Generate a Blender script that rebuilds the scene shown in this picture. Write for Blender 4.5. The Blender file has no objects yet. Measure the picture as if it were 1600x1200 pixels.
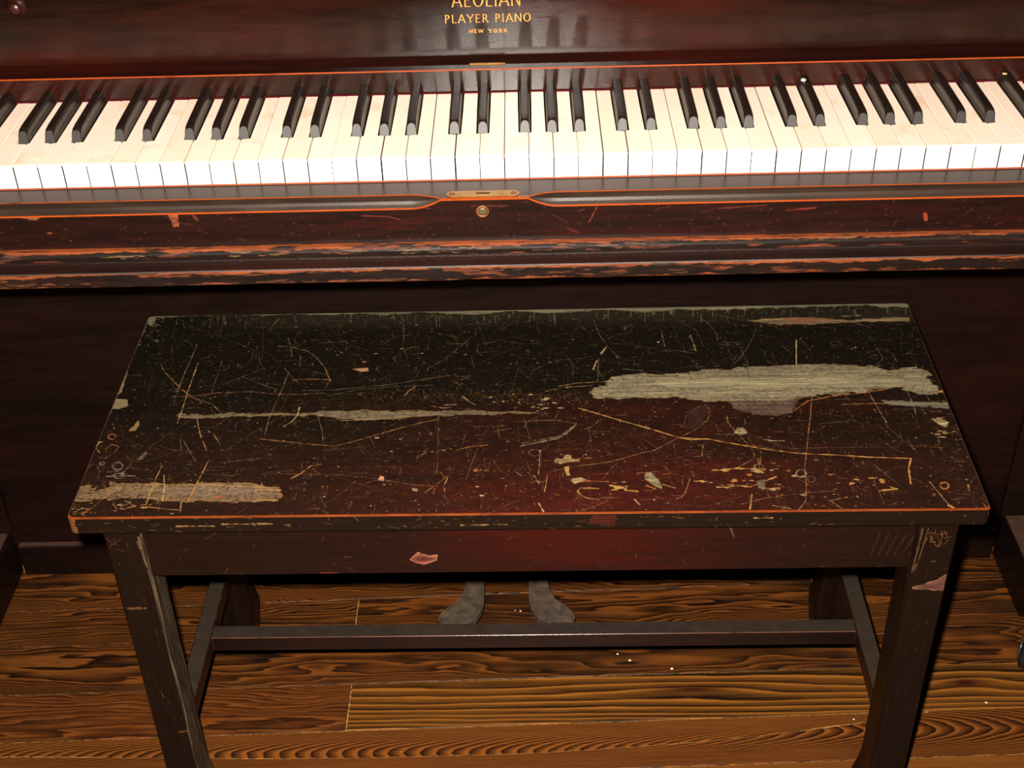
import bpy, bmesh, math, random
import numpy as np
from mathutils import Vector, Matrix

S = bpy.context.scene
COL = S.collection
random.seed(7)
RS = np.random.RandomState(11)

# ------------------------------------------------------------------ camera
CAM = np.array([0.021675, -1.170808, 1.306797])
YAW, PITCH, ROLL, FPX = -0.017735, 0.622085, -0.029662, 2114.94
fw = np.array([math.sin(YAW) * math.cos(PITCH), math.cos(YAW) * math.cos(PITCH), -math.sin(PITCH)])
r0 = np.array([math.cos(YAW), -math.sin(YAW), 0.0])
u0 = np.cross(r0, fw)
rt = r0 * math.cos(ROLL) + u0 * math.sin(ROLL)
up = -r0 * math.sin(ROLL) + u0 * math.cos(ROLL)
cam_data = bpy.data.cameras.new('camera')
cam = bpy.data.objects.new('camera', cam_data)
COL.objects.link(cam)
cam_data.sensor_width = 36.0
cam_data.lens = FPX / 1600 * 36.0
cam_data.clip_start = 0.02
M = Matrix(((rt[0], up[0], -fw[0], CAM[0]), (rt[1], up[1], -fw[1], CAM[1]), (rt[2], up[2], -fw[2], CAM[2]), (0, 0, 0, 1)))
cam.matrix_world = M
S.camera = cam

# ------------------------------------------------------------------ world, flash, exposure
world = bpy.data.worlds.new('dim_room')
S.world = world
world.use_nodes = True
world.node_tree.nodes['Background'].inputs[0].default_value = (1.0, 0.72, 0.5, 1)
world.node_tree.nodes['Background'].inputs[1].default_value = 0.012

ld = bpy.data.lights.new('camera_flash', 'AREA')
ld.shape = 'DISK'
ld.size = 0.022
ld.energy = 63
ld.color = (1.0, 0.90, 0.79)
flash = bpy.data.objects.new('camera_flash', ld)
COL.objects.link(flash)
FL = CAM + up * 0.040 - rt * 0.028 + fw * 0.01
flash.matrix_world = Matrix(((rt[0], up[0], -fw[0], FL[0]), (rt[1], up[1], -fw[1], FL[1]), (rt[2], up[2], -fw[2], FL[2]), (0, 0, 0, 1)))

S.view_settings.view_transform = 'Standard'
S.view_settings.look = 'None'
S.view_settings.gamma = 1.0
S.view_settings.use_curve_mapping = False
S.view_settings.exposure = 0.0


# ------------------------------------------------------------------ helpers: tags and meshes
def tag(o, label=None, cat=None, group=None, kind=None):
    if label: o['label'] = label
    if cat: o['category'] = cat
    if group: o['group'] = group
    if kind: o['kind'] = kind
    return o


def empty(name, loc=(0, 0, 0), rz=0.0):
    o = bpy.data.objects.new(name, None)
    COL.objects.link(o)
    o.location = loc
    o.rotation_euler = (0, 0, rz)
    o.empty_display_size = 0.05
    return o


def link_mesh(name, me, parent=None, loc=(0, 0, 0)):
    o = bpy.data.objects.new(name, me)
    COL.objects.link(o)
    o.location = loc
    if parent: o.parent = parent
    return o


def obj(name, bm, mats, parent=None, loc=(0, 0, 0), smooth=False):
    bmesh.ops.recalc_face_normals(bm, faces=bm.faces)
    me = bpy.data.meshes.new(name)
    bm.to_mesh(me)
    bm.free()
    if not isinstance(mats, (list, tuple)): mats = [mats]
    for m in mats: me.materials.append(m)
    if smooth:
        for p in me.polygons: p.use_smooth = True
    return link_mesh(name, me, parent, loc)


def add_box(bm, a, b, bevel=0.0, seg=1, mat=0, bmat=None):
    """axis aligned box a..b with bevelled edges (the bevel faces may take a worn material)"""
    n0 = set(bm.faces)
    vs = [bm.verts.new((x, y, z)) for x in (a[0], b[0]) for y in (a[1], b[1]) for z in (a[2], b[2])]
    idx = [(0, 1, 3, 2), (4, 6, 7, 5), (0, 4, 5, 1), (2, 3, 7, 6), (0, 2, 6, 4), (1, 5, 7, 3)]
    fs = [bm.faces.new([vs[i] for i in f]) for f in idx]
    for f in fs: f.material_index = mat
    if bevel > 0:
        es = list({e for f in fs for e in f.edges})
        r = bmesh.ops.bevel(bm, geom=es, offset=bevel, segments=seg, profile=0.5, affect='EDGES')
        if bmat is not None:
            for f in r['faces']: f.material_index = bmat
    return [f for f in bm.faces if f not in n0]


def add_prism(bm, poly, z0, z1, mat=0):
    """poly: list of (x, y); extruded between z0 and z1"""
    lo = [bm.verts.new((x, y, z0)) for x, y in poly]
    hi = [bm.verts.new((x, y, z1)) for x, y in poly]
    n = len(poly)
    fs = [bm.faces.new(hi), bm.faces.new(lo[::-1])]
    for i in range(n):
        fs.append(bm.faces.new((lo[i], lo[(i + 1) % n], hi[(i + 1) % n], hi[i])))
    for f in fs: f.material_index = mat
    return fs


def sweep_x(bm, xs, prof, mats, uv=None, cap=True):
    """prof(x) -> list of (y, z); strips between successive profile points take mats[i]"""
    rings = []
    for x in xs:
        rings.append([bm.verts.new((x, y, z)) for y, z in prof(x)])
    n = len(rings[0])
    for a, b in zip(rings[:-1], rings[1:]):
        for i in range(n):
            j = (i + 1) % n
            f = bm.faces.new((a[i], a[j], b[j], b[i]))
            f.material_index = mats[i]
    if cap:
        for r in (rings[0], rings[-1]):
            f = bm.faces.new(r)
            f.material_index = mats[0]


def add_tube(bm, p0, p1, r, n=16, r1=None, mat=0):
    p0, p1 = Vector(p0), Vector(p1)
    d = (p1 - p0).normalized()
    a = d.orthogonal().normalized()
    b = d.cross(a)
    r1 = r if r1 is None else r1
    A = [bm.verts.new(p0 + (a * math.cos(t) + b * math.sin(t)) * r) for t in [2 * math.pi * k / n for k in range(n)]]
    B = [bm.verts.new(p1 + (a * math.cos(t) + b * math.sin(t)) * r1) for t in [2 * math.pi * k / n for k in range(n)]]
    fs = [bm.faces.new(A[::-1]), bm.faces.new(B)]
    for k in range(n):
        fs.append(bm.faces.new((A[k], A[(k + 1) % n], B[(k + 1) % n], B[k])))
    for f in fs: f.material_index = mat


def lathe(bm, c, axis, prof, n=24, mat=0):
    """prof: list of (distance along axis, radius)"""
    c = Vector(c)
    d = Vector(axis).normalized()
    a = d.orthogonal().normalized()
    b = d.cross(a)
    rings = []
    for h, r in prof:
        rings.append([bm.verts.new(c + d * h + (a * math.cos(2 * math.pi * k / n) + b * math.sin(2 * math.pi * k / n)) * max(r, 1e-5)) for k in range(n)])
    for A, B in zip(rings[:-1], rings[1:]):
        for k in range(n):
            f = bm.faces.new((A[k], A[(k + 1) % n], B[(k + 1) % n], B[k]))
            f.material_index = mat
            f.smooth = True
    bm.faces.new(rings[0][::-1]).material_index = mat
    bm.faces.new(rings[-1]).material_index = mat


# ------------------------------------------------------------------ helpers: node materials
def srgb(r, g, b):
    f = lambda c: (c / 255 / 12.92) if c / 255 <= 0.04045 else ((c / 255 + 0.055) / 1.055) ** 2.4
    return (f(r), f(g), f(b), 1)


class NT:
    def __init__(self, name):
        self.m = bpy.data.materials.new(name)
        self.m.use_nodes = True
        self.t = self.m.node_tree
        self.b = self.t.nodes['Principled BSDF']

    def n(self, kind, **kw):
        nd = self.t.nodes.new(kind)
        for k, v in kw.items(): setattr(nd, k, v)
        return nd

    def l(self, a, b):
        self.t.links.new(a, b)

    def math(self, op, a, b=None, c=None, clamp=False):
        nd = self.n('ShaderNodeMath', operation=op, use_clamp=clamp)
        for i, v in enumerate((a, b, c)):
            if v is None: continue
            if isinstance(v, (int, float)): nd.inputs[i].default_value = v
            else: self.l(v, nd.inputs[i])
        return nd.outputs[0]

    def coords(self, scale=(1, 1, 1), off=None):
        tc = self.n('ShaderNodeTexCoord')
        mp = self.n('ShaderNodeMapping')
        mp.inputs['Scale'].default_value = scale
        self.l(tc.outputs['Object'], mp.inputs['Vector'])
        if off is not None: self.l(off, mp.inputs['Location'])
        return mp.outputs[0]

    def noise(self, vec, scale=5, detail=4, rough=0.5, dist=0.0):
        nd = self.n('ShaderNodeTexNoise')
        nd.inputs['Scale'].default_value = scale
        nd.inputs['Detail'].default_value = detail
        nd.inputs['Roughness'].default_value = rough
        nd.inputs['Distortion'].default_value = dist
        self.l(vec, nd.inputs['Vector'])
        return nd.outputs['Fac']

    def ramp(self, fac, stops):
        nd = self.n('ShaderNodeValToRGB')
        el = nd.color_ramp.elements
        while len(el) > 1: el.remove(el[-1])
        el[0].position, el[0].color = stops[0]
        for p, c in stops[1:]:
            e = el.new(p)
            e.color = c
        self.l(fac, nd.inputs[0])
        return nd.outputs[0]

    def mix(self, fac, a, b, mode='MIX'):
        nd = self.n('ShaderNodeMix', data_type='RGBA', blend_type=mode)
        for sock, v in ((nd.inputs[0], fac), (nd.inputs[6], a), (nd.inputs[7], b)):
            if isinstance(v, (int, float, tuple)): sock.default_value = v
            else: self.l(v, sock)
        return nd.outputs[2]

    def bump(self, h, strength, dist=0.001):
        nd = self.n('ShaderNodeBump')
        nd.inputs['Strength'].default_value = strength
        nd.inputs['Distance'].default_value = dist
        self.l(h, nd.inputs['Height'])
        self.l(nd.outputs[0], self.b.inputs['Normal'])
        return nd

    def set(self, color=None, rough=None, metal=None, spec=None, coat=None):
        for key, v in (('Base Color', color), ('Roughness', rough), ('Metallic', metal), ('Specular IOR Level', spec), ('Coat Weight', coat)):
            if v is None: continue
            if isinstance(v, (int, float, tuple)): self.b.inputs[key].default_value = v
            else: self.l(v, self.b.inputs[key])


def dust_on_top(t, base, dust_col, amount):
    """real dust lying on upward faces"""
    g = t.n('ShaderNodeNewGeometry')
    sep = t.n('ShaderNodeSeparateXYZ')
    t.l(g.outputs['Normal'], sep.inputs[0])
    k = t.math('SUBTRACT', sep.outputs[2], 0.85)
    k = t.math('MULTIPLY', k, 8.0, clamp=True)
    n = t.noise(t.coords((1, 1, 1)), 60, 5, 0.65)
    n = t.math('MULTIPLY_ADD', n, 0.9, 0.35, clamp=True)
    k = t.math('MULTIPLY', k, n)
    k = t.math('MULTIPLY', k, amount)
    return t.mix(k, base, dust_col), k


def dk(c, g):
    return tuple([v * g for v in c[:3]] + [1])


def varnish(name, dark, mid, red=None, rough=0.3, bump=0.25, axis=0, dust=None, dust_amt=0.6, speck=0.0, spec=0.5, bscale=900, thr=(0.38, 0.72), g=0.21):
    t = NT(name)
    dark, mid = dk(dark, g), dk(mid, g)
    red = dk(red, g * 1.3) if red else None
    dust = dk(dust, 0.30) if dust else None
    sc = [14, 14, 14]
    sc[axis] = 1.6
    v = t.coords(tuple(sc))
    a = t.noise(v, 6, 6, 0.6, 0.6)
    col = t.ramp(a, [(thr[0], dark), (thr[1], mid)])
    if red:
        sc2 = [5, 5, 5]
        sc2[axis] = 1.2
        b = t.noise(t.coords(tuple(sc2)), 2.2, 4, 0.55)
        b2 = t.ramp(b, [(0.46, (0, 0, 0, 1)), (0.66, (1, 1, 1, 1))])
        c = t.noise(t.coords(tuple([x * 3 for x in sc])), 6, 5, 0.7)
        col = t.mix(t.math('MULTIPLY', b2, c), col, red)
    if speck:
        s = t.noise(t.coords(), 1500, 2, 0.5)
        s = t.ramp(s, [(0.70, (0, 0, 0, 1)), (0.78, (1, 1, 1, 1))])
        col = t.mix(t.math('MULTIPLY', s, speck), col, srgb(150, 120, 100))
    rg = rough
    if dust:
        col, k = dust_on_top(t, col, dust, dust_amt)
        rg = t.math('MULTIPLY_ADD', k, 0.45, rough, clamp=True)
    t.set(col, rg, 0.0, spec)
    h = t.noise(t.coords(), bscale, 3, 0.6)
    t.bump(h, bump, 0.0006)
    return t.m


def worn(name, bright, dark, scale=(10, 60, 60), lo=0.35, hi=0.5, rough=0.45, spec=0.12, gw=0.30):
    t = NT(name)
    bright, dark = dk(bright, gw), dk(dark, gw)
    a = t.noise(t.coords(scale), 4, 6, 0.65)
    col = t.ramp(a, [(lo, dark), (hi, bright), (0.85, tuple([min(1, c * 1.35) for c in bright[:3]] + [1]))])
    t.set(col, rough, 0.0, spec)
    h = t.noise(t.coords(), 500, 3, 0.6)
    t.bump(h, 0.2, 0.0005)
    return t.m


# ------------------------------------------------------------------ helpers: wear maps painted in code
def vnoise(h, w, cy, cx, rs=RS):
    """smooth value noise, cy x cx cells over an h x w grid"""
    g = rs.rand(int(cy) + 3, int(cx) + 3)
    y = np.linspace(0, cy, h)
    x = np.linspace(0, cx, w)
    yi = y.astype(int); xi = x.astype(int)
    fy = y - yi; fx = x - xi
    fy = fy * fy * (3 - 2 * fy); fx = fx * fx * (3 - 2 * fx)
    a = g[yi][:, xi]; b = g[yi][:, xi + 1]; c = g[yi + 1][:, xi]; d = g[yi + 1][:, xi + 1]
    fy = fy[:, None]; fx = fx[None, :]
    return (a * (1 - fx) + b * fx) * (1 - fy) + (c * (1 - fx) + d * fx) * fy


def fbm(h, w, cy, cx, oct=4, rs=RS):
    o = np.zeros((h, w)); amp = 1; tot = 0
    for k in range(oct):
        o += amp * vnoise(h, w, min(cy * 2 ** k, h), min(cx * 2 ** k, w), rs)
        tot += amp; amp *= 0.55
    return o / tot


class Paint:
    """RGB (sRGB 0..1) + wear mask in alpha. Row 0 is the bottom (v = 0)."""
    def __init__(self, w, h):
        self.w, self.h = w, h
        self.gain = 0.68
        self.c = np.zeros((h, w, 3)); self.a = np.zeros((h, w))
        self.broken = fbm(h, w, h / 10, w / 10, 3)
        self.dx = (fbm(h, w, h / 14, w / 30, 4) - 0.5); self.dy = (fbm(h, w, h / 8, w / 22, 4) - 0.5)

    def blend(self, ys, xs, al, col, wear=1.0):
        sub = self.c[ys, xs]
        col = np.asarray(col, float) * self.gain
        self.c[ys, xs] = sub * (1 - al[..., None]) + col * al[..., None]
        self.a[ys, xs] = np.maximum(self.a[ys, xs], al * wear)

    def line(self, pts, wd, col, alpha=1.0, rag=0.35, wear=1.0):
        for (x0, y0), (x1, y1) in zip(pts[:-1], pts[1:]):
            m = wd + 2
            xa, xb = int(max(0, min(x0, x1) - m)), int(min(self.w, max(x0, x1) + m + 1))
            ya, yb = int(max(0, min(y0, y1) - m)), int(min(self.h, max(y0, y1) + m + 1))
            if xb <= xa or yb <= ya: continue
            X, Y = np.meshgrid(np.arange(xa, xb) + .5, np.arange(ya, yb) + .5)
            dx, dy = x1 - x0, y1 - y0
            L = dx * dx + dy * dy + 1e-9
            t = np.clip(((X - x0) * dx + (Y - y0) * dy) / L, 0, 1)
            d = np.hypot(X - x0 - t * dx, Y - y0 - t * dy)
            br = self.broken[ya:yb, xa:xb]
            al = np.clip(wd / 2 + .5 - d - (br - .45) * wd * rag * 2, 0, 1) * np.clip(alpha * (1 - rag * 1.6 * np.clip(br - .45, 0, 1)), 0, 1)
            if wd < 1: al = al * wd
            self.blend(slice(ya, yb), slice(xa, xb), al, col, wear)

    def poly(self, pts, col, alpha=1.0, rag=6.0, wear=1.0, rim=None, streak=0.25, mott=0.0):
        P = np.array(pts, float)
        m = rag + 4
        xa, xb = int(max(0, P[:, 0].min() - m)), int(min(self.w, P[:, 0].max() + m))
        ya, yb = int(max(0, P[:, 1].min() - m)), int(min(self.h, P[:, 1].max() + m))
        if xb <= xa or yb <= ya: return
        X, Y = np.meshgrid(np.arange(xa, xb) + .5, np.arange(ya, yb) + .5)
        X = X + self.dx[ya:yb, xa:xb] * rag * 5; Y = Y + self.dy[ya:yb, xa:xb] * rag * 4
        ins = np.zeros(X.shape, bool); dist = np.full(X.shape, 1e9)
        n = len(P)
        for i in range(n):
            (x0, y0), (x1, y1) = P[i], P[(i + 1) % n]
            c = ((y0 > Y) != (y1 > Y)) & (X < (x1 - x0) * (Y - y0) / (y1 - y0 + 1e-12) + x0)
            ins ^= c
            dx, dy = x1 - x0, y1 - y0
            t = np.clip(((X - x0) * dx + (Y - y0) * dy) / (dx * dx + dy * dy + 1e-9), 0, 1)
            dist = np.minimum(dist, np.hypot(X - x0 - t * dx, Y - y0 - t * dy))
        sd = np.where(ins, dist, -dist)
        al = np.clip(sd + .5, 0, 1) * alpha
        col = np.asarray(col, float) * self.gain
        if rim is not None: rim = np.asarray(rim) * self.gain
        h, w = X.shape
        hole = fbm(h, w, max(2, h / 4), max(2, w / 16), 4)
        al = al * np.clip((hole - 0.30 + np.clip(sd / (rag * 3), 0, 1) * .22) * 9, 0.15, 1)
        st = fbm(h, w, max(2, h / 3.0), max(2, w / 90), 3) - .5
        fine = RS.rand(h, w) - .5
        if mott:
            mm = fbm(h, w, max(2, h / 5), max(2, w / 7), 4) - .5
            col = np.array(col)[None, None] * (1 + mott * 3.2 * mm)[..., None] * np.ones((h, w, 1))
            al = al * np.clip(1.15 - np.clip(mm - .06, 0, 1) * mott * 7, 0, 1)
        else:
            col = np.array(col)[None, None] * np.ones((h, w, 1))
        col = col * (1 + streak * 2.6 * st + streak * .5 * fine)[..., None]
        if rim is not None:
            k = np.clip(1 - np.abs(sd - 1.0) / 2.2, 0, 1)[..., None]
            col = col * (1 - k) + np.array(rim) * k
        sub = self.c[ya:yb, xa:xb]
        self.c[ya:yb, xa:xb] = sub * (1 - al[..., None]) + col * al[..., None]
        self.a[ya:yb, xa:xb] = np.maximum(self.a[ya:yb, xa:xb], al * wear)

    def image(self, name):
        im = bpy.data.images.new(name, self.w, self.h, alpha=True)
        im.alpha_mode = 'CHANNEL_PACKED'
        buf = np.ones((self.h, self.w, 4), np.float32)
        buf[..., :3] = np.clip(self.c, 0, 1)
        buf[..., 3] = np.clip(self.a, 0, 1)
        im.pixels.foreach_set(buf.ravel())
        im.update()
        im.pack()
        return im


def painted(name, im, rough=0.3, rough_worn=0.75, bump=0.25, spec=0.5, bscale=900, relief=0.4):
    t = NT(name)
    uv = t.n('ShaderNodeUVMap')
    tx = t.n('ShaderNodeTexImage')
    tx.image = im
    tx.extension = 'EXTEND'
    t.l(uv.outputs[0], tx.inputs[0])
    rg = t.math('MULTIPLY_ADD', tx.outputs['Alpha'], rough_worn - rough, rough)
    t.set(tx.outputs['Color'], rg, 0.0, spec)
    h = t.noise(t.coords(), bscale, 3, 0.6)
    h2 = t.math('MULTIPLY_ADD', tx.outputs['Alpha'], -relief, h)
    t.bump(h2, bump, 0.0006)
    return t.m


def set_uv(o, fn):
    """fn(co, normal) -> (u, v) in the object's own coordinates"""
    me = o.data
    uv = me.uv_layers.new(name='UVMap')
    for p in me.polygons:
        for li in p.loop_indices:
            uv.data[li].uv = fn(me.vertices[me.loops[li].vertex_index].co, p.normal)


C8 = lambda r, g, b: (r / 255, g / 255, b / 255)

# ------------------------------------------------------------------ materials
MAHOG = varnish('mahogany_varnish', srgb(40, 16, 11), srgb(66, 29, 20), srgb(96, 26, 15), rough=0.30, bump=0.16)
FALL = varnish('fallboard_varnish', srgb(44, 26, 19), srgb(78, 46, 34), srgb(110, 40, 26), rough=0.10, bump=0.17, spec=0.34, bscale=1000, speck=0.22, g=0.21)  # speck: pale dots in the colour stand in for flash sparkles
SLIPTOP = varnish('key_slip_top_varnish', srgb(44, 18, 13), srgb(68, 32, 24), None, rough=0.24, bump=0.1, spec=0.15, g=0.5)
DARKWOOD = varnish('dark_panel_wood', srgb(38, 22, 17), srgb(56, 34, 27), srgb(66, 28, 20), rough=0.42, bump=0.2, dust=srgb(150, 108, 92), dust_amt=0.75, spec=0.16, g=0.24)
BENCHWOOD = varnish('bench_wood', srgb(34, 20, 13), srgb(60, 35, 22), srgb(82, 26, 17), rough=0.36, bump=0.22, dust=srgb(92, 78, 60), dust_amt=0.7, spec=0.35)
BENCHLEG = varnish('bench_leg_wood', srgb(38, 22, 13), srgb(62, 38, 22), None, rough=0.4, bump=0.22, axis=2, dust=srgb(92, 78, 60), dust_amt=0.7, spec=0.14, g=0.20)
WORN = worn('worn_orange_edge', srgb(212, 92, 30), srgb(120, 40, 16), lo=0.25, hi=0.42, gw=0.40)
WORNDIM = worn('worn_edge_dim', srgb(132, 84, 52), srgb(52, 26, 18), lo=0.45, hi=0.72, gw=0.18)
WORNGREY = worn('worn_leg_arris', srgb(120, 102, 78), srgb(42, 28, 19), scale=(160, 160, 5), lo=0.44, hi=0.66, rough=0.7, gw=0.6)
BENCHRIM = worn('worn_bench_rim', srgb(196, 92, 36), srgb(110, 44, 20), lo=0.25, hi=0.55, gw=0.26, rough=0.3, spec=0.22)
SIDERIM = worn('worn_bench_side_rim', srgb(120, 84, 70), srgb(74, 40, 30), scale=(60, 12, 60), lo=0.35, hi=0.6)
BACKRIM = worn('worn_bench_back_rim', srgb(140, 128, 100), srgb(90, 78, 56), lo=0.3, hi=0.55, rough=0.8)


def ivory():
    t = NT('ivory_key_top')
    oi = t.n('ShaderNodeObjectInfo')
    off = t.n('ShaderNodeCombineXYZ')
    t.l(t.math('MULTIPLY', oi.outputs['Random'], 40), off.inputs[0])
    t.l(t.math('MULTIPLY', oi.outputs['Random'], 17), off.inputs[1])
    a = t.noise(t.coords((1, 1, 1), off.outputs[0]), 22, 5, 0.6, 0.4)
    st = t.ramp(a, [(0.56, (0, 0, 0, 1)), (0.70, (1, 1, 1, 1))])
    tint = t.mix(oi.outputs['Random'], srgb(250, 232, 216), srgb(246, 222, 202))
    g = t.noise(t.coords((60, 4, 60), off.outputs[0]), 4, 4, 0.6)
    tint = t.mix(t.math('MULTIPLY', g, 0.25), tint, srgb(236, 208, 178))
    col = t.mix(t.math('MULTIPLY', st, 0.38), tint, srgb(210, 164, 104))
    t.set(col, 0.11, 0.0, 0.3)
    return t.m


IVORY = ivory()
LIP = NT('ivory_key_front'); LIP.set(srgb(246, 240, 230), 0.4, 0.0, 0.4); LIP = LIP.m
KEYWOOD = NT('key_wood_side'); KEYWOOD.set(srgb(52, 36, 24), 0.7, 0.0, 0.2); KEYWOOD = KEYWOOD.m


def ebony():
    t = NT('ebony')
    a = t.noise(t.coords((8, 8, 8)), 30, 4, 0.6)
    t.set(t.ramp(a, [(0.3, srgb(18, 13, 10)), (0.8, srgb(38, 28, 22))]), 0.33, 0.0, 0.3)
    h = t.noise(t.coords(), 1500, 3, 0.6)
    t.bump(h, 0.18, 0.0004)
    return t.m


EBONY = ebony()
EBLIT = NT('ebony_lit_front_face'); EBLIT.set(srgb(44, 42, 40), 0.44, 0.0, 0.42)  # lighter than the key body: flash glare put into the facet colour
EBLIT.bump(EBLIT.noise(EBLIT.coords(), 1500, 3, 0.6), 0.2, 0.0004); EBLIT = EBLIT.m
FELT = NT('red_felt'); FELT.set(srgb(64, 12, 14), 0.95, 0.0, 0.1); FELT = FELT.m
VOID = NT('black_inside'); VOID.set(srgb(12, 9, 8), 0.9, 0.0, 0.1); VOID = VOID.m


def metal(name, a, b, rough, scale=60, m=1.0, bump=0.15):
    t = NT(name)
    n = t.noise(t.coords(), scale, 5, 0.65)
    t.set(t.ramp(n, [(0.35, a), (0.7, b)]), rough, m, 0.5)
    t.bump(t.noise(t.coords(), 700, 3, 0.6), bump, 0.0006)
    return t.m


BRASS = metal('aged_brass', srgb(120, 84, 32), srgb(158, 114, 50), 0.42, 90, 0.55, 0.05)
COPPER = metal('worn_copper_ring', srgb(92, 56, 32), srgb(134, 84, 50), 0.5, 150, 0.5, 0.1)
KEYHOLE = metal('lock_barrel_metal', srgb(80, 70, 46), srgb(124, 112, 80), 0.45, 200, 0.6, 0.1)
GOLD = NT('gold_leaf_letter')
_n = GOLD.noise(GOLD.coords(), 900, 3, 0.6)
GOLD.set(GOLD.ramp(_n, [(0.3, srgb(204, 120, 44)), (0.62, srgb(236, 170, 80))]), 0.5, 0.0, 0.4)
GOLD = GOLD.m
PEDAL = metal('tarnished_pedal', srgb(50, 42, 34), srgb(88, 72, 58), 0.7, 75, 0.1, 0.6)
PEDALRIM = PEDAL
IRON = metal('caster_iron', srgb(26, 24, 22), srgb(44, 40, 36), 0.4, 80, 0.4, 0.2)
HUB = metal('caster_hub', srgb(84, 80, 74), srgb(120, 116, 108), 0.25, 40, 0.7, 0.05)


def plank_mat(name, light, dark, rings=5.5, curve=700.0, bx=6.0, rough=0.42, contrast=(0.16, 0.42), knots=(), dirty=0.55, wav=0.07, bxfix=None, axis=None, swirl=0.75, gl=0.50, gd=0.26):
    t = NT(name)
    light, dark = dk(light, gl), dk(dark, gd)
    oi = t.n('ShaderNodeObjectInfo')
    r = oi.outputs['Random']
    off = t.n('ShaderNodeCombineXYZ')
    t.l(t.math('MULTIPLY', r, 31), off.inputs[0])
    t.l(t.math('MULTIPLY', r, 0.0), off.inputs[1])
    t.l(t.math('MULTIPLY', r, 57), off.inputs[2])
    tc = t.n('ShaderNodeTexCoord')
    sp = t.n('ShaderNodeSeparateXYZ')
    t.l(tc.outputs['Object'], sp.inputs[0])
    x, y = sp.outputs[0], sp.outputs[1]
    n1 = t.noise(t.coords((2.0, 9, 1), off.outputs[0]), 1.4, 3, 0.5)
    n2 = t.noise(t.coords((1.3, 14, 1), off.outputs[0]), 2.5, 4, 0.55)
    yo = t.math('MULTIPLY_ADD', r, 0.05, -0.025)
    if axis is not None: yo = -axis
    yy = t.math('ADD', y, yo)
    yy = t.math('ADD', yy, t.math('MULTIPLY_ADD', n1, wav, -wav / 2))
    f = t.math('MULTIPLY', t.math('MULTIPLY', yy, yy), curve)
    f = t.math('ADD', f, t.math('MULTIPLY', x, t.math('MULTIPLY_ADD', r, bx, -bx * 0.35) if bxfix is None else bxfix))
    f = t.math('ADD', f, t.math('MULTIPLY', n2, swirl))
    core = None
    for (kx, ky, amp, sx, sy) in knots:
        dx = t.math('DIVIDE', t.math('SUBTRACT', x, kx), sx)
        dy = t.math('DIVIDE', t.math('SUBTRACT', y, ky), sy)
        rr_ = t.math('ADD', t.math('MULTIPLY', dx, dx), t.math('MULTIPLY', dy, dy))
        e_ = t.math('POWER', 2.718, t.math('MULTIPLY', rr_, -1.0))
        f = t.math('ADD', f, t.math('MULTIPLY', e_, amp))
        c_ = t.math('POWER', e_, 9.0)
        core = c_ if core is None else t.math('ADD', core, c_, clamp=True)
    v = t.math('FRACT', t.math('MULTIPLY', f, rings))
    # early wood light, late wood dark with one soft and one hard edge
    k = t.n('ShaderNodeValToRGB')
    el = k.color_ramp.elements
    el[0].position, el[0].color = 0.0, (1, 1, 1, 1)
    el[1].position, el[1].color = 0.07, (0, 0, 0, 1)
    for p, c in ((contrast[0], 0.0), (contrast[1], 0.55), (0.93, 1.0)):
        e = el.new(p); e.color = (c, c, c, 1)
    t.l(v, k.inputs[0])
    fib = t.noise(t.coords((5, 260, 1), off.outputs[0]), 2.0, 4, 0.65)
    big = t.noise(t.coords((1.6, 7, 1), off.outputs[0]), 2.2, 4, 0.6)
    grain = t.math('MULTIPLY', k.outputs[0], t.math('MULTIPLY_ADD', big, 0.9, 0.50, clamp=True))
    grain = t.math('ADD', grain, t.math('MULTIPLY_ADD', fib, 0.8, -0.38), clamp=True)
    base = t.mix(r, light, tuple([light[0] * 0.78, light[1] * 0.72, light[2] * 0.7, 1]))
    col = t.mix(grain, base, dark)
    dirt = t.ramp(t.noise(t.coords((3, 10, 1), off.outputs[0]), 1.7, 5, 0.6), [(0.50, (0, 0, 0, 1)), (0.68, (1, 1, 1, 1))])
    col = t.mix(t.math('MULTIPLY', dirt, dirty), col, dk(srgb(44, 30, 20), 0.5))
    if core is not None: col = t.mix(core, col, dk(srgb(70, 26, 14), 0.5))
    speck = t.ramp(t.noise(t.coords((120, 300, 1)), 5, 2, 0.5), [(0.735, (0, 0, 0, 1)), (0.77, (1, 1, 1, 1))])
    col = t.mix(t.math('MULTIPLY', speck, 0.30), col, srgb(178, 140, 100))
    t.set(col, rough, 0.0, 0.22)
    t.bump(t.math('ADD', fib, t.math('MULTIPLY', grain, 0.7)), 0.25, 0.0006)
    return t.m


FLOORA = plank_mat('heart_pine_bold', srgb(158, 92, 38), srgb(54, 33, 20), rings=3.0, curve=1000, bx=4, swirl=1.3, wav=0.10, gl=0.46, gd=0.20)
FLOORZ = plank_mat('heart_pine_zebra', srgb(176, 112, 42), srgb(62, 38, 22), rings=2.4, curve=280, bxfix=-0.3, axis=0.055, dirty=0.1, wav=0.016, swirl=0.5, contrast=(0.18, 0.34), gl=0.68, gd=0.24, knots=((-0.60, -0.004, 0.45, 0.13, 0.014), (-0.26, 0.0, 0.35, 0.06, 0.020)))
FLOORB = plank_mat('heart_pine_fine', srgb(160, 92, 40), srgb(88, 46, 22), rings=8.0, curve=400, bx=2, dirty=0.25)
FLOORC = plank_mat('heart_pine_cathedral', srgb(172, 104, 42), srgb(76, 43, 22), rings=4.0, curve=1900, bxfix=-13, axis=-0.016, dirty=0.08, wav=0.012, swirl=0.45, contrast=(0.25, 0.5), gl=0.62, gd=0.24)
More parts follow.
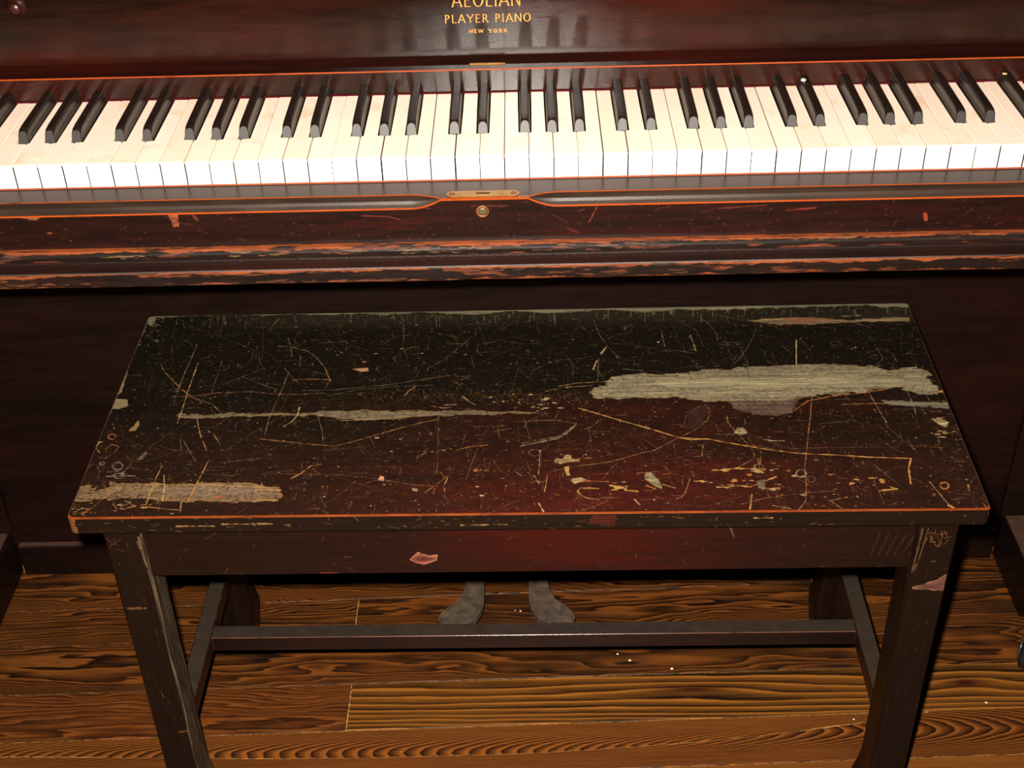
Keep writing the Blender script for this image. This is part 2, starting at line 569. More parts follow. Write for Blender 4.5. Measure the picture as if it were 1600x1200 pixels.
FLOORK = plank_mat('heart_pine_knotty', srgb(170, 100, 42), srgb(72, 40, 22), rings=4.0, curve=1500, bxfix=11, axis=0.012, dirty=0.08, wav=0.015, swirl=0.4, knots=((-0.02, 0.03, 1.5, 0.05, 0.012),), gl=0.60, gd=0.24)
SUBFLOOR = NT('joint_dust'); _n = SUBFLOOR.noise(SUBFLOOR.coords(), 160, 5, 0.7)
SUBFLOOR.set(SUBFLOOR.ramp(_n, [(0.36, srgb(60, 42, 20)), (0.60, srgb(186, 142, 78))]), 0.9, 0.0, 0.1)
SUBFLOOR = SUBFLOOR.m

# ------------------------------------------------------------------ floor: planks laid almost parallel to the piano
bm = bmesh.new()
add_box(bm, (-1.9, -1.35, -0.03), (1.9, 0.75, -0.0016))
floor = obj('floor', bm, SUBFLOOR)
tag(floor, 'old pine plank floor under the piano and bench', kind='structure')

seams = [(0.162 + 0.075 * k, 0.0265) for k in range(7, 0, -1)]
seams += [(0.162, 0.028), (0.0935, 0.0245), (0.009, 0.022), (-0.0655, 0.024), (-0.137, 0.027)]
seams += [(-0.137 - 0.075 * k, 0.026) for k in range(1, 16)]
joints = {7: [-0.219], 9: [-0.214], 10: [0.95], 8: [0.86], 6: [0.4], 11: [-0.75], 12: [0.3], 5: [-0.5]}
mats_row = {7: FLOORA, 8: FLOORA, 9: FLOORA, 10: FLOORC, 6: FLOORA, 11: FLOORC}
G = 0.0007
CRACK = [(-0.80, -0.0985), (-0.60, -0.103), (-0.46, -0.1062), (-0.396, -0.1084), (-0.318, -0.1108), (-0.202, -0.1121), (-0.0103, -0.1100), (0.08, -0.1055), (0.1438, -0.1005), (0.20, -0.0970), (0.2839, -0.0887), (0.33, -0.0830), (0.3789, -0.0759), (0.44, -0.0665), (0.50, -0.0565)]


def add_plank(pl, m):
    xc = sum(q[0] for q in pl) / len(pl); yc = sum(q[1] for q in pl) / len(pl)
    bm = bmesh.new()
    add_prism(bm, [(x - xc, y - yc) for x, y in pl], -0.012, 0.0)
    bmesh.ops.bevel(bm, geom=[e for e in bm.edges if all(v.co.z > -0.001 for v in e.verts)], offset=0.0003, segments=1, affect='EDGES')
    obj('plank', bm, m, floor, (xc, yc, random.uniform(-0.0003, 0.0002)))
    return xc, yc


for i in range(len(seams) - 1):
    (ya, sa), (yb, sb) = seams[i], seams[i + 1]
    if i == 10:
        up_ = lambda x: ya + sa * x - G
        lo_ = lambda x: yb + sb * x + G
        add_plank([(-1.85, lo_(-1.85)), (-0.801, lo_(-.801)), (-0.801, up_(-.801)), (-1.85, up_(-1.85))], FLOORB)
        add_plank([(x, y + G * (.8 + 1.6 * random.random())) for x, y in CRACK] + [(0.50, up_(0.50)), (-0.80, up_(-0.80))], FLOORC)
        low = [(-0.80, lo_(-.80)), (1.85, lo_(1.85)), (1.85, up_(1.85)), (0.5015, up_(0.5015))] + [(x, y - G * (.8 + .9 * random.random())) for x, y in CRACK[::-1]]
        add_plank(low, FLOORK)
        continue
    xs = [-1.85] + sorted(joints.get(i, [random.uniform(-1.2, 1.2)])) + [1.85]
    for k, (x0, x1) in enumerate(zip(xs[:-1], xs[1:])):
        x0g, x1g = x0 + G, x1 - G
        pl = [(x0g, yb + sb * x0g + G), (x1g, yb + sb * x1g + G), (x1g, ya + sa * x1g - G), (x0g, ya + sa * x0g - G)]
        m = mats_row.get(i, random.choice([FLOORA, FLOORB, FLOORC]))
        if i == 9: m = FLOORB if k == 0 else FLOORZ
        add_plank(pl, m)

# ------------------------------------------------------------------ the piano
XC = -0.0195                       # middle of the case (the keyboard sits 20 mm to the right of it)
piano = empty('player_piano', (XC, 0.2, 0))
tag(piano, 'old dark mahogany upright player piano with open fallboard and worn keyboard', 'piano')


def pobj(name, bm, mats, smooth=False, parent=None):
    o = obj(name, bm, mats, None, (0, 0, 0), smooth)
    o.parent = parent or piano
    o.matrix_parent_inverse = Matrix.Identity(4)
    off = Vector((XC, 0.2, 0))
    if parent is None:
        o.location = -off
    return o


# case behind the keys
bm = bmesh.new(); add_box(bm, (XC - 0.76, 0.235, 0.0), (XC + 0.76, 0.62, 1.36), 0.004, 2)
pobj('case_body', bm, MAHOG)
for s in (-1, 1):
    bm = bmesh.new()
    xa, xb = sorted((XC + s * 0.735, XC + s * 0.775))
    add_prism(bm, [(-0.05, 0.59), (0.66, 0.59), (0.66, 1.36), (0.16, 1.36), (0.16, 0.80), (-0.02, 0.745), (-0.05, 0.70)], xa, xb)
    bmesh.ops.transform(bm, verts=bm.verts, matrix=Matrix(((0, 0, 1, 0), (1, 0, 0, 0), (0, 1, 0, 0), (0, 0, 0, 1))))
    pobj('side_cheek', bm, MAHOG)
bm = bmesh.new(); add_box(bm, (XC - 0.79, 0.13, 1.36), (XC + 0.79, 0.68, 1.385), 0.006, 3)
pobj('lid', bm, MAHOG)
bm = bmesh.new(); add_box(bm, (XC - 0.73, 0.20, 0.955), (XC + 0.73, 0.236, 1.355), 0.003, 2)
pobj('upper_panel', bm, MAHOG)

# key bed and key frame
bm = bmesh.new(); add_box(bm, (XC - 0.735, -0.030, 0.640), (XC + 0.735, 0.30, 0.690))
pobj('keybed', bm, VOID)

# white keys ---------------------------------------------------------
P = 0.0235
LK = 0.1500
# position of the black key right of each white key: boundary index -> offset, octave pattern from F (i = 0)
pat = {1: -0.0034, 2: -0.0004, 3: 0.0028, 5: -0.0019, 6: 0.0022}


def black_off(b):
    if b <= -26 or b >= 26: return None
    if b == -25: return 0.0008
    k = b % 7
    return pat.get(k)


BW = 0.0063      # half of the slot a black key stands in
wid = 0
for i in range(-26, 26):
    g_ = random.choice([0.00034, 0.00046, 0.00062])
    x0, x1 = i * P + g_, (i + 1) * P - 0.00038
    jit = random.uniform(-0.00022, 0.00022)
    x0 += jit; x1 += jit
    bl, br = black_off(i), black_off(i + 1)
    xl = x0 if bl is None else i * P + bl + BW + 0.0006
    xr = x1 if br is None else (i + 1) * P + br - BW - 0.0006
    H = 0.0475
    pts = [(x0, 0.0), (x1, 0.0)]
    if br is not None: pts += [(x1, H), (xr, H)]
    pts += [(xr if br is not None else x1, LK), (xl if bl is not None else x0, LK)]
    if bl is not None: pts += [(xl, H), (x0, H)]
    xc = (i + .5) * P
    pts = [(x - xc, y) for x, y in pts]
    dz = random.uniform(-0.0004, 0.0003)
    bm = bmesh.new()
    add_prism(bm, pts, 0.7325, 0.7350)                       # ivory top, slightly proud of the front
    es = [e for e in bm.edges if all(v.co.z > 0.7349 for v in e.verts)]
    bmesh.ops.bevel(bm, geom=es, offset=0.0005, segments=2, affect='EDGES')
    body = [(x * 0.985 if abs(y) < 1e-6 or True else x, max(y, 0.0008)) for x, y in pts]
    fs = add_prism(bm, body, 0.690, 0.7325, 2)
    for f in fs:
        f.normal_update()
        if f.normal.y < -0.9 and f.calc_center_median().y < 0.01: f.material_index = 1
    o = pobj('white_key', bm, [IVORY, LIP, KEYWOOD])
    o.location = Vector(o.location) + Vector((xc, 0, dz))


def black_key_bm():
    bm = bmesh.new()
    H_ = 0.0122

    def ring(y0, slope, wb, wt, h, ex, n=14):
        """closed ring: base corners, then an arched (ex = 2) or squared (ex = 9) crown"""
        pts = [(-wb, 0.0), (wb, 0.0)]
        hs = h * 0.42
        for k in range(n + 1):
            a = math.pi * k / n
            c, s_ = math.cos(a), math.sin(a)
            x = math.copysign(abs(c) ** (2 / ex), c) * wt
            z = hs + (abs(s_) ** (2 / ex)) * (h - hs)
            pts.append((x, z))
        return [bm.verts.new((x, y0 + slope * z, 0.7345 + z)) for x, z in pts]
    rings = [ring(0.0484, 0.36, 0.0048, 0.0043, 0.0112, 2.3), ring(0.0490, 0.36, 0.0053, 0.0047, 0.0118, 2.5),
             ring(0.0560, 0.0, 0.0055, 0.0045, H_, 6), ring(0.0640, 0.0, 0.0056, 0.0044, H_ + .0003, 9), ring(0.1600, 0.0, 0.0056, 0.0044, H_ + .0003, 9)]
    n = len(rings[0])
    for A, B in zip(rings[:-1], rings[1:]):
        for k in range(n):
            bm.faces.new((A[k], A[(k + 1) % n], B[(k + 1) % n], B[k]))
    bm.faces.new(rings[0]).material_index = 1
    bm.faces.new(rings[-1])
    # key stick below
    add_box(bm, (-0.0050, 0.0492, 0.690), (0.0050, 0.155, 0.7346))
    return bm


# flat arched front facet built on the slope so it catches the flash
proto = None
for b in range(-26, 27):
    o_ = black_off(b)
    if o_ is None: continue
    if proto is None:
        proto = pobj('black_key', black_key_bm(), [EBONY, EBLIT])
        o = proto
    else:
        o = proto.copy(); COL.objects.link(o)
        o.parent = piano
    o.location = Vector((b * P + o_ + random.uniform(-0.0003, 0.0003), 0, random.uniform(-0.0004, 0.0004))) - Vector((XC, 0.2, 0))

for s in (-1, 1):
    bm = bmesh.new()
    xa, xb = sorted((s * 0.6125, XC + s * 0.7345))
    add_box(bm, (xa, -0.002, 0.690), (xb, 0.16, 0.758), 0.004, 2)
    pobj('key_block', bm, MAHOG)

# red felt, name strip, fallboard ------------------------------------
bm = bmesh.new(); add_box(bm, (-0.6115, 0.1448, 0.7345), (0.6115, 0.1480, 0.7362))
pobj('felt_strip', bm, FELT)


def strip_prof(x):
    return [(0.1462, 0.7370), (0.1462, 0.7594), (0.1470, 0.7606), (0.1585, 0.7606), (0.1600, 0.7370)]


bm = bmesh.new()
sweep_x(bm, [XC - 0.7345, XC + 0.7345], strip_prof, [0, 1, 2, 0, 0])
pobj('name_strip', bm, [FALL, WORN, MAHOG])


def fall_prof(x):
    # back, then round the cove at its foot and up the glossy leaf
    return [(0.200, 0.761), (0.1588, 0.7604), (0.1722, 0.7656), (0.1722, 0.935), (0.1740, 0.945), (0.180, 0.950), (0.192, 0.950), (0.200, 0.940)]


bm = bmesh.new()
sweep_x(bm, [XC - 0.734, XC + 0.734], fall_prof, [1, 1, 0, 0, 0, 0, 0, 1])
fallboard = pobj('fallboard', bm, [FALL, MAHOG])

bm = bmesh.new(); add_box(bm, (-0.0360, 0.1578, 0.7604), (0.0010, 0.1600, 0.7620), 0.0003, 1)
pobj('hinge_strip', bm, BRASS, parent=fallboard)
# knob at the upper left of the fallboard
bm = bmesh.new()
lathe(bm, (-0.4945, 0.1724, 0.8285), (0, -1, 0), [(0, 0.0098), (0.0014, 0.0098), (0.0018, 0.0050), (0.003, 0.0046), (0.0045, 0.0062), (0.007, 0.0070), (0.0095, 0.0058), (0.0108, 0.0030), (0.0112, 0.0003)], 28)
pobj('fallboard_knob', bm, varnish('knob_wood', srgb(78, 34, 24), srgb(112, 52, 36), rough=0.3), parent=fallboard)

# gilt lettering -------------------------------------------------------
GLY = {
    'A': (0.80, [[(0.0, 0), (0.38, 1)], [(0.80, 0), (0.42, 1)], [(0.15, 0.34), (0.64, 0.34)]]),
    'E': (0.58, [[(0.10, 0), (0.10, 1)], [(0.10, 0.97), (0.55, 0.97)], [(0.10, 0.52), (0.46, 0.52)], [(0.10, 0.03), (0.58, 0.03)]]),
    'O': (0.86, 'O'),
    'L': (0.54, [[(0.10, 0), (0.10, 1)], [(0.10, 0.03), (0.54, 0.03)]]),
    'I': (0.22, [[(0.11, 0), (0.11, 1)]]),
    'N': (0.80, [[(0.08, 0), (0.08, 1)], [(0.08, 1), (0.72, 0)], [(0.72, 0), (0.72, 1)]]),
    'P': (0.60, [[(0.10, 0), (0.10, 1)], 'B']),
    'Y': (0.76, [[(0.0, 1), (0.38, 0.46)], [(0.76, 1), (0.38, 0.46)], [(0.38, 0), (0.38, 0.5)]]),
    'R': (0.68, [[(0.10, 0), (0.10, 1)], 'B', [(0.34, 0.48), (0.68, 0)]]),
    'W': (1.08, [[(0.0, 1), (0.28, 0)], [(0.28, 0), (0.54, 0.95)], [(0.54, 0.95), (0.80, 0)], [(0.80, 0), (1.08, 1)]]),
    'K': (0.70, [[(0.10, 0), (0.10, 1)], [(0.12, 0.42), (0.64, 1)], [(0.28, 0.56), (0.70, 0)]]),
}


def letters(text, x0, x1, z0, z1, t, gap, space, serif=0.0):
    """flat gilt letters standing 0.2 mm proud on the fallboard"""
    h = z1 - z0
    total = sum(space if c == ' ' else GLY[c][0] + gap for c in text) - gap
    k = (x1 - x0) / total
    bm = bmesh.new()
    yf, yb = 0.17195, 0.17225

    def quad(poly):
        lo = [bm.verts.new((x, yb, z)) for x, z in poly]
        hi = [bm.verts.new((x, yf, z)) for x, z in poly]
        bm.faces.new(hi)
        for i in range(len(poly)):
            j = (i + 1) % len(poly)
            bm.faces.new((lo[i], lo[j], hi[j], hi[i]))

    def bar(ax, az, bx, bz, wm, we):
        dx, dz = bx - ax, bz - az
        L = math.hypot(dx, dz); nx, nz = -dz / L, dx / L
        st = [(0, we), (0.22, wm), (0.78, wm), (1, we)]
        quad([(ax + dx * s + nx * w / 2, az + dz * s + nz * w / 2) for s, w in st] +
             [(ax + dx * s - nx * w / 2, az + dz * s - nz * w / 2) for s, w in st[::-1]])

    def ring(cx, cz, rx, rz, a0, a1, n, tx, tz):
        pr = None
        for q in range(n + 1):
            a = a0 + (a1 - a0) * q / n
            c, s = math.cos(a), math.sin(a)
            cur = ((cx + rx * c, cz + rz * s), (cx + (rx - tx) * c, cz + (rz - tz) * s))
            if pr: quad([pr[0], cur[0], cur[1], pr[1]])
            pr = cur
    x = x0
    for ch in text:
        if ch == ' ':
            x += space * k
            continue
        w, strokes = GLY[ch]
        if strokes == 'O':
            ring(x + w * k / 2, z0 + h / 2, w * k / 2, h / 2 * 1.02, 0, 2 * math.pi, 28, t * 1.15, t * 0.6)
        else:
            for s in strokes:
                if s == 'B':
                    ring(x + 0.24 * k, z0 + h * 0.735, 0.34 * k, h * 0.265, -math.pi / 2, math.pi / 2, 14, t * 1.1, t * 0.65)
                    bar(x + 0.10 * k, z0 + h - t * 0.32, x + 0.25 * k, z0 + h - t * 0.32, t * 0.65, t * 0.65)
                    bar(x + 0.10 * k, z0 + h * 0.47 + t * 0.32, x + 0.25 * k, z0 + h * 0.47 + t * 0.32, t * 0.65, t * 0.65)
                    continue
                (ax, az), (bx, bz) = s
                horiz = abs(az - bz) < 0.01
                tt = t * (0.62 if horiz else 1.0)
                bar(x + ax * k, z0 + az * h, x + bx * k, z0 + bz * h, tt * 0.9, tt * (1.15 if horiz else 1.35))
                if serif and not horiz:
                    for (sx, sz) in (s[0], s[1]):
                        if sz in (0, 1):
                            zz = z0 + sz * h + (serif * 0.5 if sz == 0 else -serif * 0.5)
                            bar(x + sx * k - serif * 1.9, zz, x + sx * k + serif * 1.9, zz, serif, serif)
        x += (w + gap) * k
    return bm


for txt, x0, x1, z0, z1, t, gap, sp, sf in (('AEOLIAN', -0.0515, 0.0180, 0.8170, 0.8310, 0.00122, 0.20, 0.5, 0),
                                            ('PLAYER PIANO', -0.0598, 0.0280, 0.8003, 0.8090, 0.00098, 0.24, 0.62, 0),
                                            ('NEW YORK', -0.0356, 0.0034, 0.7893, 0.7931, 0.00074, 0.36, 0.8, 0.00032)):
    pobj('lettering', letters(txt, x0, x1, z0, z1, t, gap, sp, sf), GOLD, parent=fallboard)

# key slip with stopped cove -------------------------------------------
X0, X1 = XC - 0.7345, XC + 0.7345


def slip_im():
    W, Hh = 2048, 64
    p = Paint(W, Hh)
    st = fbm(Hh, W, 10, 40, 5); st2 = fbm(Hh, W, 2, 9, 4); fine = RS.rand(Hh, W)
    a = np.array(C8(40, 15, 11)); b = np.array(C8(66, 26, 18)); c = np.array(C8(112, 26, 14))
    k = np.clip((st - .3) * 2, 0, 1)[..., None]
    p.c = a * (1 - k) + b * k
    k2 = np.clip((st2 - .52) * 4, 0, 1) * np.clip((fbm(Hh, W, 20, 70, 4) - .35) * 2.4, 0, 1)
    p.c = p.c * (1 - k2[..., None] * .75) + c * k2[..., None] * .75
    p.c *= 0.50
    U = lambda x: (x - X0) / (X1 - X0) * W
    V = lambda z: (z - 0.667) / 0.045 * Hh
    O = C8(196, 78, 34)
    p.poly([(U(-0.319), V(.7035)), (U(-0.308), V(.7035)), (U(-0.3095), V(.688)), (U(-0.315), V(.6875))], C8(186, 88, 44), .9, 1.2, streak=.4)
    p.line([(U(-0.297), V(.704)), (U(-0.291), V(.695))], 4, C8(150, 60, 34), .7)
    p.line([(U(-0.135), V(.6955)), (U(-0.112), V(.6945)), (U(-0.100), V(.691))], 1.6, C8(150, 40, 24), .9)
    p.line([(U(0.086), V(.699)), (U(0.079), V(.684))], 2.0, C8(156, 50, 30), .9)
    p.line([(U(0.140), V(.695)), (U(0.155), V(.699))], 1.6, C8(130, 36, 22), .8)
    p.line([(U(0.20), V(.6955)), (U(0.245), V(.6980))], 1.6, C8(150, 42, 24), .8)
    p.line([(U(0.265), V(.692)), (U(0.292), V(.694))], 2.4, C8(170, 52, 28), .8)
    p.line([(U(-0.46), V(.703)), (U(-0.443), V(.700)), (U(-0.436), V(.703))], 5, C8(168, 100, 64), .9)
    p.line([(U(-0.435), V(.684)), (U(-0.432), V(.684))], 3, C8(170, 80, 50), .9)
    p.line([(U(0.395), V(.685)), (U(0.397), V(.679))], 5, C8(180, 70, 34), .9)
    for n in range(60):
        x = RS.rand() * W; y = RS.rand() * Hh
        p.line([(x, y), (x + RS.randn() * 9, y + RS.randn() * 6)], 1.0, C8(150, 46, 28), .6)
    for n in range(500):
        x = RS.rand() * W; y = RS.rand() * Hh
        p.line([(x, y), (x + 1, y)], 1.0 + RS.rand(), C8(150, 110, 90), .35, wear=.2)
    # wear just under the worn arris
    for n in range(90):
        x = RS.rand() * W
        p.line([(x, Hh * .80), (x + RS.rand() * 30, Hh * .80 + RS.randn())], 2, C8(150, 60, 26), .5)
    return p.image('key_slip_wear')


SLIPFACE = painted('key_slip_front', slip_im(), 0.30, 0.5, 0.24, 0.5, 1100, 0.1)
CMAX = 0.0085


def cove(x):
    def sm(t):
        t = min(1, max(0, t)); return math.sin(t * math.pi / 2) ** 0.9
    if x < -0.0604: return CMAX * sm((-0.0604 - x) / 0.028)
    if x > 0.0222: return CMAX * sm((x - 0.0222) / 0.028)
    return 0.0


def slip_prof(x):
    c = cove(x); w = 0.00155
    # the edge dips a little where the cove stops
    pts = [(-0.0030, 0.690), (-0.0030, 0.7112), (-0.0040, 0.7126), (-0.0072, 0.7124), (-0.0080, 0.7118)]
    ys, zs = -0.0420, 0.7118
    pts += [(ys + c + w, zs), (ys + c + 0.00018, zs - 0.0004)]
    for k in (0.25, 0.5, 0.75):                                  # hollow
        yy = ys + c * (1 - k); zz = zs - 0.0004 - (c) * k
        sag = math.sin(k * math.pi) * c * 0.17
        pts.append((yy - sag, zz + sag))
    pts += [(ys + 0.00015, zs - 0.0006 - c), (ys, zs - 0.0007 - c - w), (ys, 0.6670), (-0.030, 0.6670)]
    return pts


xs = [X0] + list(np.linspace(X0 + .02, -0.10, 12)) + list(np.linspace(-0.094, -0.0604, 14)) + [-0.0595, -0.04, 0.0, 0.0215] + list(np.linspace(0.0222, 0.056, 14)) + list(np.linspace(0.06, X1 - .02, 12)) + [X1]
bm = bmesh.new()
#          0   1  2  3  4  5  6  7  8  9  10 11 12 13
sweep_x(bm, xs, slip_prof, [0, 1, 1, 3, 0, 1, 2, 2, 2, 2, 1, 4, 0, 0])
slip = pobj('key_slip', bm, [SLIPTOP, WORN, varnish('slip_round', srgb(52, 38, 30), srgb(78, 60, 48), None, rough=0.36, bump=0.15, spec=0.22, g=0.5), varnish('slip_groove_dark_line', srgb(50, 16, 10), srgb(70, 22, 14), rough=0.5), SLIPFACE])  # last varnish: dark red line beside the worn bead
set_uv(slip, lambda co, n: ((co.x - X0) / (X1 - X0), (co.z - 0.667) / 0.045))

# lock plate with two screws and a bolt slot, lock barrel
bm = bmesh.new()
px0, px1, py0, py1 = -0.0548, 0.0142, -0.0392, -0.0288
rr = (py1 - py0) / 2
pl = []
for cx, a0 in ((px1 - rr, -90), (px0 + rr, 90)):
    for k in range(11):
        a = math.radians(a0 + 18 * k)
        pl.append((cx + rr * math.cos(a), (py0 + py1) / 2 + rr * math.sin(a)))
add_prism(bm, pl, 0.7110, 0.7126)
bmesh.ops.bevel(bm, geom=[e for e in bm.edges if all(v.co.z > 0.7125 for v in e.verts)], offset=0.0003, segments=1, affect='EDGES')
lock_plate = pobj('lock_plate', bm, BRASS, parent=slip)
for cx in (px0 + 0.0052, px1 - 0.0058):
    bm = bmesh.new()
    lathe(bm, (cx, -0.034, 0.7126), (0, 0, 1), [(0, 0.0029), (0.0004, 0.0028), (0.0007, 0.0018)], 16)
    pobj('screw', bm, COPPER, parent=slip)
bm = bmesh.new(); add_box(bm, (-0.0270, -0.0348, 0.7126), (-0.0140, -0.0330, 0.71275))
pobj('bolt_slot', bm, VOID, parent=slip)
bm = bmesh.new()
lathe(bm, (-0.0212, -0.0418, 0.6978), (0, -1, 0), [(0, 0.0064), (0.0012, 0.0063), (0.0018, 0.0054), (0.0014, 0.0042), (0.0004, 0.0041)], 28)
pobj('lock_ring', bm, COPPER, parent=slip)
bm = bmesh.new()
lathe(bm, (-0.0212, -0.0422, 0.6978), (0, -1, 0), [(0, 0.0039), (0.0008, 0.0038), (0.0012, 0.0024), (0.0006, 0.0012)], 24)
pobj('lock_barrel', bm, KEYHOLE, parent=slip)


# battered mouldings of the key bed --------------------------------------
def band_im(name, W, Hh, seed, top_frac, tops, chips, yellow, bottom=False):
    rs = np.random.RandomState(seed)
    p = Paint(W, Hh)
    st = fbm(Hh, W, 7, 50, 5, rs)
    k = np.clip((st - .35) * 2.4, 0, 1)[..., None]
    p.c = np.array(C8(30, 18, 13)) * (1 - k) + np.array(C8(54, 28, 19)) * k
    v = (np.arange(Hh) / (Hh - 1))[:, None]
    edge = (fbm(1, W, 1, 60, 5, rs) - .5) * tops + (fbm(Hh, W, 8, 140, 4, rs) - .5) * 0.25
    m = np.clip((v - (1 - top_frac) + edge) * 14, 0, 1)
    oc = np.array(C8(190, 90, 36)) * (0.75 + 0.5 * fbm(Hh, W, 6, 90, 4, rs))[..., None]
    p.c = p.c * (1 - m[..., None]) + oc * m[..., None]; p.a = np.maximum(p.a, m * .6)
    ch = np.clip((fbm(Hh, W, 4, 46, 5, rs) - chips) * 12, 0, 1)
    rc = np.array(C8(150, 68, 30)) * (0.5 + 0.9 * fbm(Hh, W, 12, 160, 4, rs))[..., None]
    p.c = p.c * (1 - ch[..., None]) + rc * ch[..., None]; p.a = np.maximum(p.a, ch * .7)
    dk = np.clip((fbm(Hh, W, 5, 60, 5, rs) - .60) * 12, 0, 1)[..., None]
    p.c = p.c * (1 - dk * .8) + np.array(C8(26, 14, 10)) * dk * .8
    if bottom:
        eb = np.clip((0.16 + (fbm(1, W, 1, 90, 5, rs) - .5) * .5 - v) * 16, 0, 1)
        bc = np.array(C8(190, 90, 36)) * (0.6 + .7 * fbm(Hh, W, 4, 120, 4, rs))[..., None]
        p.c = p.c * (1 - eb[..., None]) + bc * eb[..., None]; p.a = np.maximum(p.a, eb * .7)
    U = lambda x: (x - X0) / (X1 - X0) * W
    for (xa, xb, va, vb, col) in yellow:
        n = max(3, int((xb - xa) / .006))
        for q in range(n):
            x = U(xa + (xb - xa) * rs.rand()); y = (va + (vb - va) * rs.rand()) * Hh
            L = rs.rand() * 9 + 3
            p.line([(x - L, y), (x, y + rs.randn() * 2), (x + L, y + rs.randn() * 2)], 2.5 + rs.rand() * 4, np.array(C8(*col)) * (.8 + .4 * rs.rand()), .9, .6)
    p.c *= 0.60
    return p.image(name)


Y1 = (206, 150, 72)
band1 = band_im('upper_moulding_wear', 2048, 64, 3, 0.50, 0.28, 0.64,
                [(-0.385, -0.35, .15, .45, Y1), (-0.26, -0.215, .15, .5, Y1), (-0.17, -0.05, .15, .5, (190, 110, 56)), (-0.10, -0.02, .1, .45, (200, 150, 90)),
                 (0.02, 0.16, .15, .5, (176, 84, 40)), (-0.60, -0.46, .1, .4, (150, 92, 60)), (0.30, 0.33, .5, .9, (214, 130, 70))])
band2 = band_im('lower_moulding_wear', 2048, 64, 5, 0.22, 0.30, 0.63,
                [(-0.03, 0.02, .3, .8, (170, 88, 56)), (-0.58, -0.40, .2, .4, (170, 90, 46)), (0.16, 0.18, .2, .6, (184, 88, 50)), (0.255, 0.262, .1, .9, (176, 80, 46)), (-0.30, -0.10, .05, .3, (180, 92, 50))], bottom=True)
B1 = painted('upper_moulding_face', band1, 0.38, 0.6, 0.3, 0.4, 900, 0.3)
B2 = painted('lower_moulding_face', band2, 0.38, 0.6, 0.3, 0.4, 900, 0.3)
COVEM = varnish('cove_varnish', srgb(40, 22, 17), srgb(58, 32, 24), srgb(90, 40, 28), rough=0.36, bump=0.6, spec=0.26, bscale=1100, speck=0.25, g=0.32)

xs = list(np.linspace(X0, X1, 60))
wob = {round(x, 5): random.uniform(-1, 1) for x in xs}


def up_prof(x):
    w = wob[round(x, 5)] * 0.0004
    return [(-0.030, 0.6545), (-0.030, 0.6668), (-0.0425, 0.6668), (-0.0478 + w, 0.6664), (-0.0505 + w, 0.6645 + w * .5), (-0.0512 + w, 0.6620), (-0.0512, 0.6572), (-0.0505, 0.6566), (-0.0505, 0.6545)]


bm = bmesh.new()
sweep_x(bm, xs, up_prof, [0, 0, 1, 1, 1, 1, 0, 0, 0])
o = pobj('upper_moulding', bm, [MAHOG, B1])
for p_ in o.data.polygons: p_.use_smooth = False


def band_v(y, z, pts):
    best = 0; acc = 0; tot = sum(math.dist(a, b) for a, b in zip(pts[:-1], pts[1:]))
    bd = 9
    for q in pts:
        d = math.dist(q, (y, z))
        if d < bd: bd = d; best = acc
        i = pts.index(q)
        if i < len(pts) - 1: acc += math.dist(q, pts[i + 1])
    return 1 - best / tot


pb1 = [(-0.0425, 0.6668), (-0.0478, 0.6664), (-0.0505, 0.6645), (-0.0512, 0.6620), (-0.0512, 0.6572)]
set_uv(o, lambda co, n: ((co.x - X0) / (X1 - X0), band_v(co.y, co.z, pb1)))


def low_prof(x):
    w = wob[round(x, 5)] * 0.0006
    return [(-0.030, 0.6345), (-0.030, 0.6558), (-0.0505, 0.6563), (-0.0520, 0.6550), (-0.0550, 0.6532), (-0.0590, 0.6515), (-0.0613, 0.6505), (-0.0619, 0.6494 + w * .3),
            (-0.0621, 0.6484), (-0.0622, 0.6420), (-0.0620 + w, 0.6362 + w), (-0.0605, 0.6345 + w)]


bm = bmesh.new()
sweep_x(bm, xs, low_prof, [0, 0, 1, 1, 1, 1, 3, 2, 2, 2, 2, 0])
o = pobj('lower_moulding', bm, [MAHOG, COVEM, B2, varnish('moulding_arris_highlight', srgb(70, 56, 50), srgb(110, 84, 70), None, rough=0.36, bump=0.6, spec=0.22, g=0.4)])  # arris strip coloured lighter: an edge highlight put into its colour
pb2 = [(-0.0618, 0.6496), (-0.0620, 0.6480), (-0.0622, 0.6420), (-0.0620, 0.6362), (-0.0605, 0.6345)]
set_uv(o, lambda co, n: ((co.x - X0) / (X1 - X0), band_v(co.y, co.z, pb2)))

